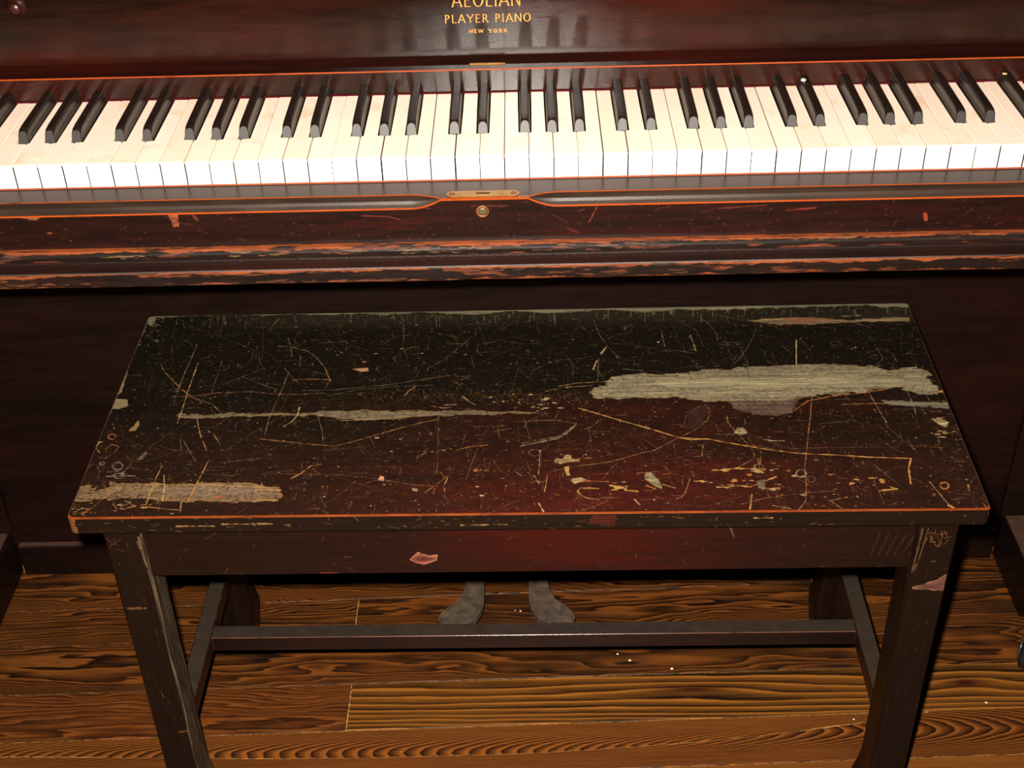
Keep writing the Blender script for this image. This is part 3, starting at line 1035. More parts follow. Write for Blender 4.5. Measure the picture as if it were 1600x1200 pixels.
# lower part of the case --------------------------------------------------
bm = bmesh.new(); add_box(bm, (XC - 0.700, 0.2225, 0.045), (XC + 0.700, 0.2400, 0.634))
pobj('lower_panel', bm, DARKWOOD)
for s in (-1, 1):
    bm = bmesh.new()
    xa, xb = sorted((XC + s * 0.672, XC + s * 0.765))
    add_box(bm, (xa, 0.2120, 0.078), (xb, 0.2420, 0.636), 0.002, 2, 0)
    pobj('pilaster', bm, [DARKWOOD, WORNDIM])
bm = bmesh.new(); add_box(bm, (XC - 0.672, 0.2134, 0.0), (XC + 0.672, 0.2350, 0.0540), 0.0015, 1)
pobj('bottom_rail', bm, DARKWOOD)
for s in (-1, 1):
    # toe block: a long foot that runs forward along the floor and rises at its nose
    prof = [(0.222, 0.002), (0.222, 0.080), (0.02, 0.080), (-0.045, 0.074), (-0.060, 0.060), (-0.055, 0.050), (0.050, 0.046), (0.085, 0.020), (0.10, 0.002)]
    xa, xb = sorted((XC + s * 0.6765, XC + s * 0.765))
    bm = bmesh.new()
    add_prism(bm, prof, xa, xb)
    bmesh.ops.transform(bm, verts=bm.verts, matrix=Matrix(((0, 0, 1, 0), (1, 0, 0, 0), (0, 1, 0, 0), (0, 0, 0, 1))))
    bmesh.ops.bevel(bm, geom=list(bm.edges), offset=0.0016, segments=1, affect='EDGES')
    toe = pobj('toe_block', bm, DARKWOOD)
    # swivelling caster turned inwards
    cx, cy = XC + s * 0.662, 0.020
    bm = bmesh.new()
    ax = Vector((math.cos(0.55), s * math.sin(0.55) * -1, 0)) * -s
    lathe(bm, Vector((cx, cy, 0.0262)) - ax * 0.009, ax, [(0, 0.019), (0.001, 0.0235), (0.004, 0.0262), (0.014, 0.0262), (0.017, 0.0235), (0.018, 0.019)], 32)
    pobj('caster_wheel', bm, IRON, parent=toe)
    bm = bmesh.new()
    lathe(bm, Vector((cx, cy, 0.0262)) + ax * 0.0088, ax, [(0, 0.0175), (0.002, 0.0170), (0.004, 0.012), (0.005, 0.004)], 28)
    pobj('caster_hub', bm, HUB, parent=toe)
    bm = bmesh.new()
    add_tube(bm, (cx + s * 0.026, cy, 0.035), (cx + s * 0.026, cy, 0.052), 0.006, 14)
    add_tube(bm, (cx + s * 0.028, cy, 0.038), (cx, cy, 0.030), 0.004, 10)
    pobj('caster_stem', bm, IRON, parent=toe)

# pedals: curved arms ending in rounded outward-turned feet
ped = [(0.0570 - 0.0, 0.22)]


def pedal_bm(s, cx):
    # outline in plan (x measured from the stem axis, outward = s), y towards the case
    inner = [(-0.0125, 0.222), (-0.0125, 0.120), (-0.0125, 0.098), (-0.0095, 0.083), (-0.002, 0.067), (0.010, 0.056), (0.022, 0.051), (0.034, 0.051), (0.0430, 0.057), (0.0465, 0.067), (0.0430, 0.0780), (0.0330, 0.0870), (0.0190, 0.0960), (0.0130, 0.110), (0.0125, 0.128), (0.0125, 0.222)]
    pts = [(cx + s * x, y) for x, y in inner]
    bm = bmesh.new()
    fs = add_prism(bm, pts, 0.040, 0.052)
    bmesh.ops.bevel(bm, geom=[e for e in bm.edges if all(v.co.z > 0.0519 for v in e.verts)], offset=0.0028, segments=3, affect='EDGES')
    return bm


for s, cx in ((-1, -0.0580), (1, 0.0255)):
    o = pobj('pedal', pedal_bm(s, cx), PEDAL)
    o['label'] = 'tarnished grey metal pedal'

# ------------------------------------------------------------------ the bench
BX, BY, BYAW = 0.014033, -0.233951, -0.008016
bench = empty('piano_bench', (BX, BY, 0), BYAW)
tag(bench, 'battered dark wooden piano bench with scratched flat seat in front of the keyboard', 'bench')
HB, BD = 0.490, 0.344


def unproj(px, py, z):
    d = fw + rt * (px - 800) / FPX - up * (py - 600) / FPX
    t = (z - CAM[2]) / d[2]
    return CAM + d * t


# seat corners as built (slightly out of square), in bench coordinates
CPX = [(105, 810), (1549, 794), (1421, 472), (229, 493)]
cs, sn = math.cos(BYAW), math.sin(BYAW)
CB = [(-0.4236, 0.0000), (0.4224, -0.0030), (0.4270, 0.3470), (-0.4255, 0.3440)]


# homography from photograph pixels on the seat to its UV
A = []
rhs = []
for (X, Y), (U, V) in zip(CPX, [(0, 0), (1, 0), (1, 1), (0, 1)]):
    A.append([X, Y, 1, 0, 0, 0, -U * X, -U * Y]); rhs.append(U)
    A.append([0, 0, 0, X, Y, 1, -V * X, -V * Y]); rhs.append(V)
Hm = np.append(np.linalg.solve(np.array(A, float), np.array(rhs, float)), 1).reshape(3, 3)
SW, SH = 2048, 832


def T(pts):
    out = []
    for x, y in pts:
        q = Hm @ np.array([x, y, 1.0])
        out.append((q[0] / q[2] * SW, q[1] / q[2] * SH))
    return out


def seat_image():
    rs = RS
    p = Paint(SW, SH)
    Vv = (np.arange(SH) / SH)[:, None]; Uu = (np.arange(SW) / SW)[None, :]
    black = np.array(C8(30, 22, 13)); brown = np.array(C8(56, 30, 18)); red = np.array(C8(98, 28, 16)); olive = np.array(C8(70, 62, 42))
    st = fbm(SH, SW, 26, 7, 5)
    big = fbm(SH, SW, 3, 5, 4)
    kb = np.clip(1.25 - Vv * 2.0 + (st - .5) * 1.2, 0, 1)
    kb = kb * np.ones_like(Uu)
    p.c = black * (1 - kb[..., None]) + brown * kb[..., None]
    kr = np.exp(-((Uu - .60) / .24) ** 2) * np.clip(1.0 - Vv * 1.9, 0, 1) + .45 * np.exp(-((Vv - .45) / .06) ** 2) * np.exp(-((Uu - .68) / .22) ** 2)
    kr = np.clip(kr * (.3 + 1.3 * st), 0, 1)
    p.c = p.c * (1 - kr[..., None]) + red * kr[..., None]
    kg = np.clip((Vv - .875 + (big - .5) * .06) * 16, 0, 1) * np.clip((Uu - .05) * 6, 0, 1) * (.45 + .5 * st)
    p.c = p.c * (1 - kg[..., None] * .7) + olive * kg[..., None] * .7
    p.a = np.maximum(p.a, kg * .5)
    mott = fbm(SH, SW, 70, 120, 4)
    p.c *= (0.75 + .5 * mott)[..., None] * 0.52
    TAN = C8(206, 150, 78); PALE = C8(190, 166, 118); ORG = C8(204, 120, 52); GREY = C8(150, 138, 112); DIM = C8(128, 92, 56)

    def ln(pts, w, col, a=1.0, rag=.35):
        p.line(T(pts), w * 1.22, col, a, max(rag, .5))

    # fine network of small scratches, specks and nicks
    for n in range(2600):
        u, v = rs.rand(), rs.rand()
        L = rs.exponential(16) + 3
        an = rs.choice([0, math.pi / 2, rs.rand() * math.pi], p=[.40, .22, .38]) + rs.randn() * .12
        bx = rs.randn() * 3
        x, y = u * SW, v * SH
        col = [TAN, PALE, ORG, DIM, DIM, GREY][rs.randint(6)]
        p.line([(x, y), (x + L * .5 * math.cos(an) + bx * .4, y + L * .5 * math.sin(an)), (x + L * math.cos(an), y + L * math.sin(an))], .6 + rs.rand() * .7, col, .28 + .5 * rs.rand(), .5)
    for n in range(260):
        x, y = rs.rand() * SW, rs.rand() * SH
        L = 30 + rs.exponential(70); an = rs.rand() * math.pi; cv = rs.randn() * .5
        pts = []
        for k in range(6):
            pts.append((x, y)); x += L / 5 * math.cos(an); y += L / 5 * math.sin(an); an += cv / 5
        p.line(pts, .7 + rs.rand() * .6, [TAN, DIM, ORG, GREY][rs.randint(4)], .25 + .4 * rs.rand(), .5)
    for n in range(3200):
        x, y = rs.rand() * SW, rs.rand() * SH
        s = .8 + rs.exponential(.7)
        p.line([(x, y), (x + rs.randn() * 1.5, y + rs.randn())], s, [TAN, PALE, ORG, PALE][rs.randint(4)], .4 + .55 * rs.rand(), .2)
    # small chips, denser towards the front and the right end
    def chips(cx, cy, sx, sy, n, smin=2, smax=6, cols=(TAN, ORG, PALE)):
        for k in range(n):
            x, y = cx + rs.randn() * sx, cy + rs.randn() * sy
            (X, Y), = T([(x, y)])
            L = smin + rs.rand() * (smax - smin)
            w = L * (.35 + .5 * rs.rand())
            pts = [(X + math.cos(a) * L * (1 + .4 * rs.randn()) * 1.5, Y + math.sin(a) * w * (1 + .3 * rs.randn())) for a in np.linspace(0, 2 * math.pi, 8)[:-1]]
            c = cols[rs.randint(len(cols))]
            p.poly(pts, c, .85, 1.2, rim=None, streak=.35)
    chips(1185, 735, 40, 6, 16, 3, 7); chips(1190, 760, 30, 6, 10, 2, 6); chips(1150, 752, 30, 5, 8, 3, 6)
    chips(975, 760, 18, 4, 8, 3, 6); chips(1350, 752, 30, 6, 9, 2, 6); chips(1475, 672, 10, 10, 14, 2, 5); chips(1470, 600, 10, 22, 10, 2, 5)
    chips(840, 630, 22, 7, 16, 1.5, 5, (PALE, TAN)); chips(780, 622, 30, 6, 10, 1, 4)
    chips(240, 512, 12, 10, 20, 2, 5, (C8(110, 106, 84), C8(140, 132, 96))); chips(235, 535, 16, 8, 14, 2, 5, (C8(84, 84, 68),))
    chips(180, 790, 45, 8, 20, 1.5, 4); chips(130, 800, 12, 6, 8, 2, 4); chips(1250, 782, 90, 8, 16, 1.2, 3.5); chips(1500, 690, 12, 18, 14, 1, 3)
    chips(700, 560, 300, 30, 22, 1.2, 3.2); chips(600, 760, 200, 18, 22, 1.2, 3.2); chips(640, 700, 40, 10, 16, 1.2, 3.6)
    # crazed ochre zone left of the big bare patch
    for n in range(420):
        x = 560 + rs.rand() * 360; y = 617 + rs.randn() * 7 + (x - 700) * .01
        (X, Y), = T([(x, y)])
        p.line([(X, Y), (X + rs.randn() * 6, Y + rs.randn() * 8)], 1.0, [DIM, ORG, TAN][rs.randint(3)], .5, .4)
    # large bare patches ------------------------------------------------
    G1 = C8(150, 136, 102)
    big1 = [(921, 606), (944, 601), (948, 589), (1000, 583), (1055, 584), (1100, 578), (1165, 573), (1230, 570), (1300, 569), (1330, 573), (1372, 572), (1392, 580), (1412, 575), (1434, 572),
            (1455, 584), (1452, 594), (1468, 605), (1470, 618), (1440, 616), (1400, 606), (1372, 608), (1345, 613), (1300, 617), (1262, 620), (1240, 624), (1215, 627), (1180, 625), (1140, 626), (1105, 627), (1060, 622), (1005, 621), (960, 624), (925, 621)]
    p.poly(T([(1125, 622), (1180, 618), (1240, 616), (1262, 618), (1241, 630), (1238, 645), (1210, 650), (1178, 647), (1150, 640), (1140, 632)]), C8(112, 92, 72), .8, 4, rim=C8(120, 92, 70), streak=.3, mott=.35)
    p.poly(T(big1), G1, .95, 5.5, rim=C8(140, 108, 60), streak=.30, mott=.26)
    p.poly(T([(1020, 595), (1200, 590), (1400, 592), (1450, 600), (1400, 604), (1200, 606), (1040, 606)]), C8(186, 172, 132), .55, 5, streak=.4)
    ln([(1237, 643), (1262, 626), (1300, 619), (1350, 614), (1385, 608)], 2.6, ORG, .9)
    ln([(1315, 632), (1350, 631), (1420, 630), (1482, 632)], 2.4, C8(170, 118, 56), .9)
    p.poly(T([(1380, 626), (1420, 627), (1484, 629), (1484, 639), (1440, 636), (1385, 632)]), C8(132, 122, 98), .9, 3, streak=.3)
    p.poly(T([(1456, 655), (1468, 652), (1482, 660), (1480, 668), (1466, 664)]), PALE, .9, 2, mott=.4)
    # lower-left patch
    lo = [(120, 762), (142, 757), (146, 764), (168, 764), (170, 753), (200, 754), (250, 756), (300, 755), (360, 753), (400, 755), (424, 760), (438, 764), (438, 776), (430, 784), (400, 783), (360, 786), (310, 784), (250, 783), (205, 779), (160, 780), (122, 785), (112, 783)]
    p.poly(T(lo), C8(138, 108, 74), .95, 5.5, rim=C8(186, 140, 60), streak=.16, mott=.5)
    p.poly(T([(240, 762), (330, 760), (400, 763), (420, 770), (330, 775), (260, 774)]), C8(138, 112, 92), .6, 4, streak=.25, mott=.3)
    for n in range(46):
        x = 140 + rs.rand() * 290; y = 757 + rs.rand() * 24
        ln([(x, y), (x + rs.randn() * 4, y + rs.randn() * 6)], 1.4, [C8(200, 160, 90), C8(70, 44, 26), PALE][rs.randint(3)], .8)
    ln([(215, 757), (300, 757), (425, 762)], 2, C8(206, 164, 96), .9); ln([(400, 765), (437, 766)], 3, C8(214, 160, 78), .9); ln([(405, 781), (433, 782)], 3, C8(190, 140, 80), .9)
    p.poly(T([(330, 778), (342, 773), (347, 778)]), C8(196, 90, 66), .9, 1)
    # middle-left streak
    p.poly(T([(275, 652), (282, 645), (296, 646), (315, 650), (340, 646), (420, 646), (470, 646), (500, 643), (560, 641), (640, 642), (720, 641), (790, 643), (860, 644), (790, 646), (720, 648), (660, 651), (620, 654), (560, 657), (530, 654), (490, 650), (420, 650), (340, 652), (290, 655)]),
           C8(140, 122, 92), .85, 4, rim=C8(150, 118, 64), streak=.25, mott=.35)
    ln([(530, 657), (580, 655), (640, 650)], 2, C8(196, 156, 88), .9)
    # back edge
    top = [(228, 493), (330, 490), (430, 488), (540, 484), (640, 483), (760, 480), (900, 478), (1050, 476), (1200, 474), (1330, 472), (1421, 471)]
    bot = [(1428, 480), (1380, 480), (1340, 476), (1300, 479), (1200, 481), (1130, 484), (1060, 483), (1000, 487), (940, 484), (860, 489), (800, 486), (730, 491), (650, 488), (600, 492), (560, 490), (500, 492), (430, 491), (330, 492), (240, 496), (235, 510), (228, 505)]
    p.poly(T(top + bot), C8(146, 136, 106), .9, 4, rim=C8(128, 118, 74), streak=.3)
    p.poly(T([(1165, 500), (1200, 497), (1260, 496), (1330, 499), (1424, 495), (1424, 502), (1340, 503), (1260, 507), (1200, 506)]), C8(150, 122, 88), .9, 3, rim=C8(160, 120, 66), streak=.4)
    p.poly(T([(1215, 498), (1240, 497), (1320, 499), (1240, 503)]), C8(168, 84, 54), .7, 2)
    ln([(1315, 494), (1345, 493)], 2.5, PALE, .9)
    # left edge
    p.poly(T([(193, 590), (200, 573), (204, 560), (199, 575), (190, 612), (180, 624), (198, 625), (199, 635), (186, 640), (175, 641), (173, 634)]), C8(168, 140, 104), .9, 2, streak=.3)
    ln([(228, 502), (215, 535), (200, 570), (186, 610), (168, 655)], 3, C8(132, 112, 92), .8, .7)
    ln([(168, 655), (150, 700), (128, 755), (112, 790), (107, 806)], 2.4, C8(150, 84, 54), .7, .8)
    p.poly(T([(200, 675), (215, 657), (218, 662), (212, 673)]), C8(170, 130, 70), .9, 1.5)
    for (cx, cy, rx, ry, c, w) in ((175, 683, 6, 4, ORG, 2), (160, 725, 4, 2.4, GREY, 2), (184, 729, 8, 6, C8(120, 108, 92), 3.5), (187, 744, 9, 4, GREY, 2.5), (1475, 758, 7, 5, C8(206, 130, 56), 2.6), (833, 707, 10, 5, C8(120, 90, 62), 1.6), (1184, 728, 7, 4, C8(140, 122, 96), 2.5), (1250, 739, 8, 6, C8(140, 122, 96), 3), (1266, 748, 6, 5, C8(96, 66, 52), 2.5), (116, 791, 4, 4, C8(130, 120, 70), 1.5)):
        ln([(cx + rx * math.cos(a), cy + ry * math.sin(a)) for a in np.linspace(0, 6.28, 12)], w, c, .9, .5)
    ln([(167, 745), (190, 744), (211, 744)], 2.4, PALE, .9); ln([(168, 738), (186, 737)], 1.8, GREY); ln([(204, 727), (196, 736), (190, 742)], 2, GREY)
    ln([(150, 700), (155, 692), (160, 691)], 2.4, C8(196, 156, 96)); ln([(150, 700), (156, 708)], 2.2, TAN)
    ln([(155, 715), (165, 717), (178, 708), (186, 698), (175, 695), (165, 703)], 1.5, ORG, .8)
    p.poly(T([(213, 720), (228, 706), (230, 710), (222, 719)]), C8(110, 96, 66), .9, 1.5)
    # named scratches ---------------------------------------------------
    big = C8(216, 152, 70)
    ln([(902, 637), (930, 645), (960, 654), (1010, 668), (1060, 683), (1080, 686), (1104, 685), (1130, 690), (1200, 702), (1250, 708), (1300, 710), (1360, 714), (1424, 716)], 2.5, big, 1, .15)
    ln([(902, 637), (930, 645), (960, 654), (1010, 668), (1060, 683), (1104, 685)], 1.2, C8(230, 186, 110), .8, .3)
    ln([(1423, 716), (1419, 730), (1422, 755)], 3.2, big, 1, .15)
    ln([(855, 738), (880, 731), (905, 727), (945, 722), (970, 716), (1000, 707), (1020, 703), (1045, 690), (1070, 678), (1090, 668), (1104, 655), (1108, 640), (1100, 632)], 1.6, C8(170, 112, 66), .9, .4)
    ln([(1100, 632), (1085, 638), (1070, 650), (1068, 665)], 1.2, GREY, .5)
    p.poly(T([(1075, 642), (1100, 632), (1108, 640), (1092, 668), (1070, 672)]), C8(70, 52, 42), .3, 3)
    ln([(1134, 650), (1136, 660), (1146, 672), (1158, 684), (1172, 698), (1178, 712), (1172, 718), (1150, 730), (1120, 735)], 1.6, C8(190, 140, 84), .8, .4)
    p.poly(T([(1144, 676), (1150, 668), (1160, 667), (1166, 676), (1156, 679)]), C8(158, 140, 98), .95, 1.6, mott=.4)
    ln([(1192, 686), (1205, 688), (1224, 688)], 3, PALE, .95); ln([(1110, 734), (1130, 733), (1150, 731), (1178, 732), (1190, 738)], 3.6, C8(210, 158, 82), .95, .6)
    ln([(1117, 760), (1130, 761), (1150, 758), (1170, 760), (1190, 752), (1210, 744)], 3.4, C8(206, 150, 70), .95, .7)
    p.poly(T([(1178, 750), (1190, 748), (1194, 762), (1188, 766), (1182, 760)]), C8(130, 114, 86), .85, 1.5, mott=.4)
    ln([(1183, 715), (1184, 735), (1188, 710)], 2, C8(190, 140, 84), .8); ln([(1083, 751), (1095, 751)], 6, C8(214, 158, 72), .95, .5)
    ln([(1268, 616), (1265, 650), (1262, 675), (1259, 705), (1256, 730), (1258, 760), (1256, 782), (1250, 790), (1243, 797)], 1.9, C8(176, 112, 64), .9, .3)
    ln([(1172, 772), (1168, 797)], 2.6, C8(200, 146, 84), .9); ln([(1155, 787), (1190, 778), (1240, 771), (1300, 766)], 1.4, C8(170, 116, 60), .8)
    ln([(1292, 782), (1322, 776)], 1.8, TAN, .9); ln([(1295, 782), (1315, 795)], 1.8, TAN, .8); ln([(1210, 790), (1232, 794)], 1.8, TAN, .8)
    ln([(1357, 612), (1370, 636), (1385, 660)], 2, C8(190, 140, 96), .8); ln([(1415, 606), (1424, 625), (1431, 645)], 2, GREY, .7); ln([(1243, 531), (1243, 569)], 2.2, C8(214, 186, 122), 1, .1)
    ln([(1220, 540), (1236, 552)], 1.5, DIM, .9); ln([(1376, 640), (1385, 665), (1430, 704)], 1.4, DIM, .7); ln([(1420, 690), (1433, 708)], 1.6, DIM, .9)
    ln([(1452, 752), (1470, 774), (1482, 788)], 2, C8(190, 140, 88), .9); ln([(1482, 789), (1488, 792)], 5, C8(214, 150, 84), .95); ln([(1512, 757), (1514, 766)], 2.5, TAN, .9)
    ln([(1465, 668), (1468, 700), (1478, 712), (1505, 722)], 1.4, C8(140, 80, 50), .8); ln([(1360, 722), (1385, 742), (1405, 757)], 1.6, DIM, .9); ln([(1372, 766), (1400, 763), (1386, 758)], 3.6, C8(200, 150, 66), .9, .6)
    # centre group
    ln([(810, 697), (822, 694), (842, 690), (868, 685), (884, 676), (898, 663)], 4.2, C8(140, 122, 96), .95, .5); ln([(812, 692), (840, 687), (872, 681), (899, 661)], 1.2, C8(200, 176, 130), .8)
    ln([(800, 659), (840, 656), (870, 656), (899, 661)], 1.6, C8(160, 120, 78), .8)
    ln([(841, 703), (840, 725), (838, 740)], 1.8, C8(214, 170, 104), .9); p.poly(T([(862, 720), (868, 715), (876, 717), (882, 709), (890, 711), (891, 716), (903, 716), (902, 721), (888, 721), (872, 725)]), C8(180, 146, 90), .95, 1.2, mott=.4)
    ln([(903, 716), (920, 715)], 1.8, TAN, .9); p.poly(T([(879, 729), (885, 727), (888, 743), (882, 743)]), C8(206, 160, 92), .95, 1)
    p.poly(T([(889, 752), (891, 747), (905, 745), (914, 749), (902, 753), (894, 756)]), C8(176, 160, 112), .95, 1); ln([(900, 753), (915, 751), (948, 752)], 2, ORG, .9)
    ln([(932, 763), (915, 762), (903, 762), (899, 768), (905, 774), (915, 778), (932, 780)], 3.0, C8(196, 138, 62), .9, .5); ln([(950, 758), (968, 760), (975, 765), (992, 767)], 4.0, C8(206, 150, 68), .9, .7)
    p.poly(T([(1003, 748), (1006, 738), (1014, 737), (1020, 744), (1030, 754), (1032, 763), (1022, 760), (1012, 753)]), C8(150, 132, 96), .95, 1.4, mott=.4); ln([(1006, 758), (1020, 763)], 3, ORG, .9); ln([(1032, 756), (1052, 762)], 2, TAN, .9)
    ln([(822, 738), (832, 744), (839, 755)], 3.2, C8(160, 128, 84), .8, .6); ln([(852, 741), (850, 756), (847, 768)], 1.8, TAN, .9); ln([(838, 786), (846, 800)], 2.6, C8(214, 170, 120), .95); ln([(1076, 745), (1068, 768), (1062, 776)], 1.6, C8(200, 140, 88), .8)
    ln([(988, 780), (996, 788)], 2.6, PALE, .9); ln([(800, 735), (812, 743)], 1.5, TAN, .8); ln([(1097, 694), (1095, 710)], 1.6, TAN, .9); ln([(912, 670), (925, 665), (933, 657)], 2, DIM, 1)
    # back centre
    ln([(923, 499), (932, 521), (946, 541), (960, 555), (966, 560)], 1.4, C8(150, 100, 66), .8); ln([(944, 542), (936, 552)], 4, C8(196, 158, 96), .95, .5); ln([(929, 564), (924, 577)], 3.2, C8(206, 166, 104), .95, .4); ln([(932, 560), (932, 592)], 1.2, GREY, .8)
    ln([(970, 576), (1003, 579)], 1.3, PALE, .9); ln([(1031, 520), (1033, 530), (1036, 541)], 2, C8(190, 160, 110), .8); ln([(1076, 523), (1082, 540), (1085, 548)], 2, C8(190, 160, 110), .8); ln([(1025, 549), (1050, 547), (1085, 552)], 1.2, DIM, .9)
    ln([(1155, 541), (1158, 552), (1166, 566), (1168, 595)], 2.6, C8(92, 84, 70), .8); ln([(870, 603), (900, 598), (945, 596)], 1.6, C8(190, 146, 90), .9); ln([(850, 611), (880, 605), (922, 602)], 1.6, C8(200, 146, 84), .8)
    ln([(1354, 552), (1372, 546), (1380, 560), (1368, 574)], 1.3, DIM, .8); ln([(1384, 545), (1398, 555), (1402, 566)], 1.5, DIM, .8); ln([(1298, 534), (1310, 533), (1314, 538), (1300, 540), (1297, 535)], 1.5, DIM, .9)
    p.poly(T([(548, 576), (560, 575), (573, 574), (575, 579), (565, 581)]), C8(196, 142, 100), .95, 1)
    # left field
    ln([(305, 539), (297, 560), (287, 582), (279, 603), (275, 612)], 1.5, C8(176, 150, 96), .9); ln([(307, 567), (303, 580), (296, 600), (290, 618), (282, 645), (276, 662)], 1.9, C8(206, 152, 88), .95); ln([(345, 562), (340, 580), (332, 602), (329, 615)], 1.3, DIM, 1)
    ln([(250, 570), (254, 580), (268, 594), (280, 607), (300, 622), (330, 632), (345, 646)], 1.7, C8(190, 128, 72), .9); ln([(268, 620), (300, 619), (340, 614), (390, 612), (430, 616), (470, 616), (505, 614)], 1.5, C8(170, 108, 72), .9)
    ln([(432, 540), (455, 542), (478, 548), (492, 558), (505, 573), (511, 588), (514, 596)], 1.8, C8(176, 124, 70), .9); ln([(447, 528), (451, 540), (454, 556)], 1.6, C8(176, 136, 84), .9)
    ln([(449, 580), (440, 605), (428, 632), (418, 655), (412, 680)], 1.5, C8(196, 136, 92), .8); ln([(442, 575), (455, 590), (469, 603)], 1.4, DIM, 1); ln([(455, 594), (480, 592), (515, 593)], 1.6, C8(196, 140, 84), .9)
    ln([(470, 610), (520, 609), (560, 605), (610, 600), (660, 592), (700, 586)], 1.3, C8(160, 112, 66), .9); ln([(508, 618), (520, 616), (560, 608), (620, 603), (676, 601)], 1.1, GREY, .7)
    ln([(466, 636), (463, 648), (455, 658), (441, 667)], 3.2, C8(206, 176, 112), .95, .3); ln([(376, 588), (400, 598), (432, 609)], 1.0, GREY, .8); ln([(495, 653), (501, 672), (503, 692)], 1.4, GREY, .8)
    ln([(405, 686), (440, 690), (480, 694), (520, 697), (550, 690), (590, 678), (640, 664), (681, 655)], 1.8, C8(176, 116, 60), .9); ln([(630, 619), (636, 610), (646, 604)], 2, TAN, .9); ln([(734, 525), (715, 542), (690, 562), (668, 574)], 1.3, DIM, 1)
    ln([(720, 618), (730, 626), (740, 632)], 2.6, C8(196, 146, 84), .9); ln([(672, 634), (690, 637), (702, 636)], 3, C8(170, 134, 92), .9, .6); ln([(692, 633), (710, 631)], 3.5, C8(196, 150, 80), .9, .6); ln([(711, 703), (730, 698), (758, 695)], 2.4, ORG, .9)
    ln([(683, 640), (682, 690), (680, 740)], 1.2, DIM, .9); ln([(744, 700), (734, 725), (725, 750)], 1.2, DIM, .9); ln([(660, 770), (680, 756), (698, 742)], 1.6, C8(170, 116, 60), .9); ln([(697, 745), (690, 760), (692, 768)], 1.6, TAN, .9)
    ln([(410, 740), (470, 741), (530, 742), (590, 748), (640, 757), (680, 760)], 1.3, C8(150, 104, 62), .8); p.poly(T([(588, 750), (592, 743), (598, 745), (597, 752)]), C8(214, 150, 104), .95, .8); p.poly(T([(640, 762), (650, 764), (648, 768), (642, 767)]), PALE, .9, .8)
    ln([(453, 748), (468, 740), (484, 728), (497, 726)], 2.6, C8(206, 136, 66), .95, .3); ln([(325, 720), (317, 736), (306, 758), (294, 782)], 2.6, C8(216, 134, 66), .95, .3); ln([(306, 652), (309, 668), (313, 684)], 2.2, TAN, .95); ln([(316, 690), (322, 705)], 1.6, TAN, .8)
    ln([(331, 677), (343, 695)], 1.6, TAN, .8); ln([(285, 688), (295, 705), (305, 722)], 1.3, GREY, .8); ln([(253, 728), (245, 745), (236, 770), (228, 790)], 2, C8(200, 160, 84), .9); ln([(256, 743), (257, 760), (254, 783)], 2, C8(214, 180, 120), .9)
    ln([(230, 792), (255, 795), (280, 797)], 1.8, TAN, .9); ln([(283, 783), (282, 800)], 2.6, C8(160, 124, 60), .9); ln([(130, 804), (150, 790), (165, 777)], 1.8, TAN, .9); ln([(178, 788), (184, 795), (195, 796), (212, 790)], 2.4, TAN, .9); ln([(196, 782), (213, 792)], 1.6, TAN, .9)
    ln([(335, 500), (352, 490)], 1.2, DIM, 1); ln([(417, 516), (432, 497)], 1.8, C8(130, 118, 70), .9); ln([(626, 505), (627, 530), (624, 545)], 1.4, C8(130, 118, 84), .8); ln([(675, 488), (678, 510)], 1.6, C8(140, 128, 70), .8)
    for x, y, s, c in ((508, 545, 3, PALE), (624, 544, 4, C8(150, 110, 70)), (566, 565, 4, C8(170, 96, 66)), (1158, 675, 3, PALE), (750, 774, 4, C8(226, 190, 150)), (742, 760, 3, C8(214, 160, 120)), (587, 684, 4.5, TAN), (600, 721, 4, TAN), (740, 735, 4, ORG), (755, 735, 4, ORG), (1021, 643, 2.5, PALE), (831, 635, 4, PALE), (852, 622, 6, PALE), (848, 624, 5, PALE), (1366, 640, 2, TAN), (1233, 650, 2, TAN)):
        ln([(x - s * .5, y), (x + s * .5, y)], s, c, .95, .4)
    # vertical nicks running down from the back edge
    for n in range(140):
        x = 240 + rs.rand() * 1180; y = 490 - (x - 230) * .0176 + rs.rand() * 14
        ln([(x, y), (x + rs.randn() * 1.2, y + 3 + rs.exponential(5))], .8 + rs.rand(), [C8(150, 140, 90), C8(120, 112, 80), TAN][rs.randint(3)], .7)
    return p.image('seat_wear')


SEATTOP = painted('bench_seat_top', seat_image(), 0.42, 0.85, 0.22, 0.2, 700, 0.6)


def edge_im():
    W, Hh = 2048, 48
    p = Paint(W, Hh)
    st = fbm(Hh, W, 6, 30, 5)[..., None]
    p.c = (np.array(C8(34, 24, 15)) * (1.2 - st) + np.array(C8(66, 38, 24)) * st) * .38
    for n in range(120):
        x, y = RS.rand() * W, RS.rand() * Hh
        p.line([(x, y), (x + RS.randn() * 8, y + RS.randn() * 4)], 1 + RS.rand() * 1.5, C8(160, 112, 56), .6)
    for x0, x1, y in ((.17, .205, .55), (.21, .225, .55), (.43, .46, .35), (.47, .48, .35), (.745, .765, .6), (.12, .16, .45)):
        p.line([(x0 * W, y * Hh), (x1 * W, y * Hh)], 4, C8(176, 128, 66), .9, .7)
    p.poly([(.57 * W, .9 * Hh), (.6 * W, .9 * Hh), (.595 * W, .2 * Hh), (.565 * W, .3 * Hh)], C8(92, 30, 20), .7, 3)
    p.poly([(0, 0), (.012 * W, 0), (.009 * W, Hh), (0, Hh)], C8(150, 92, 50), .9, 3)
    return p.image('seat_edge_wear')


SEATEDGE = painted('bench_seat_edge', edge_im(), 0.38, 0.6, 0.25, 0.18, 800, 0.2)


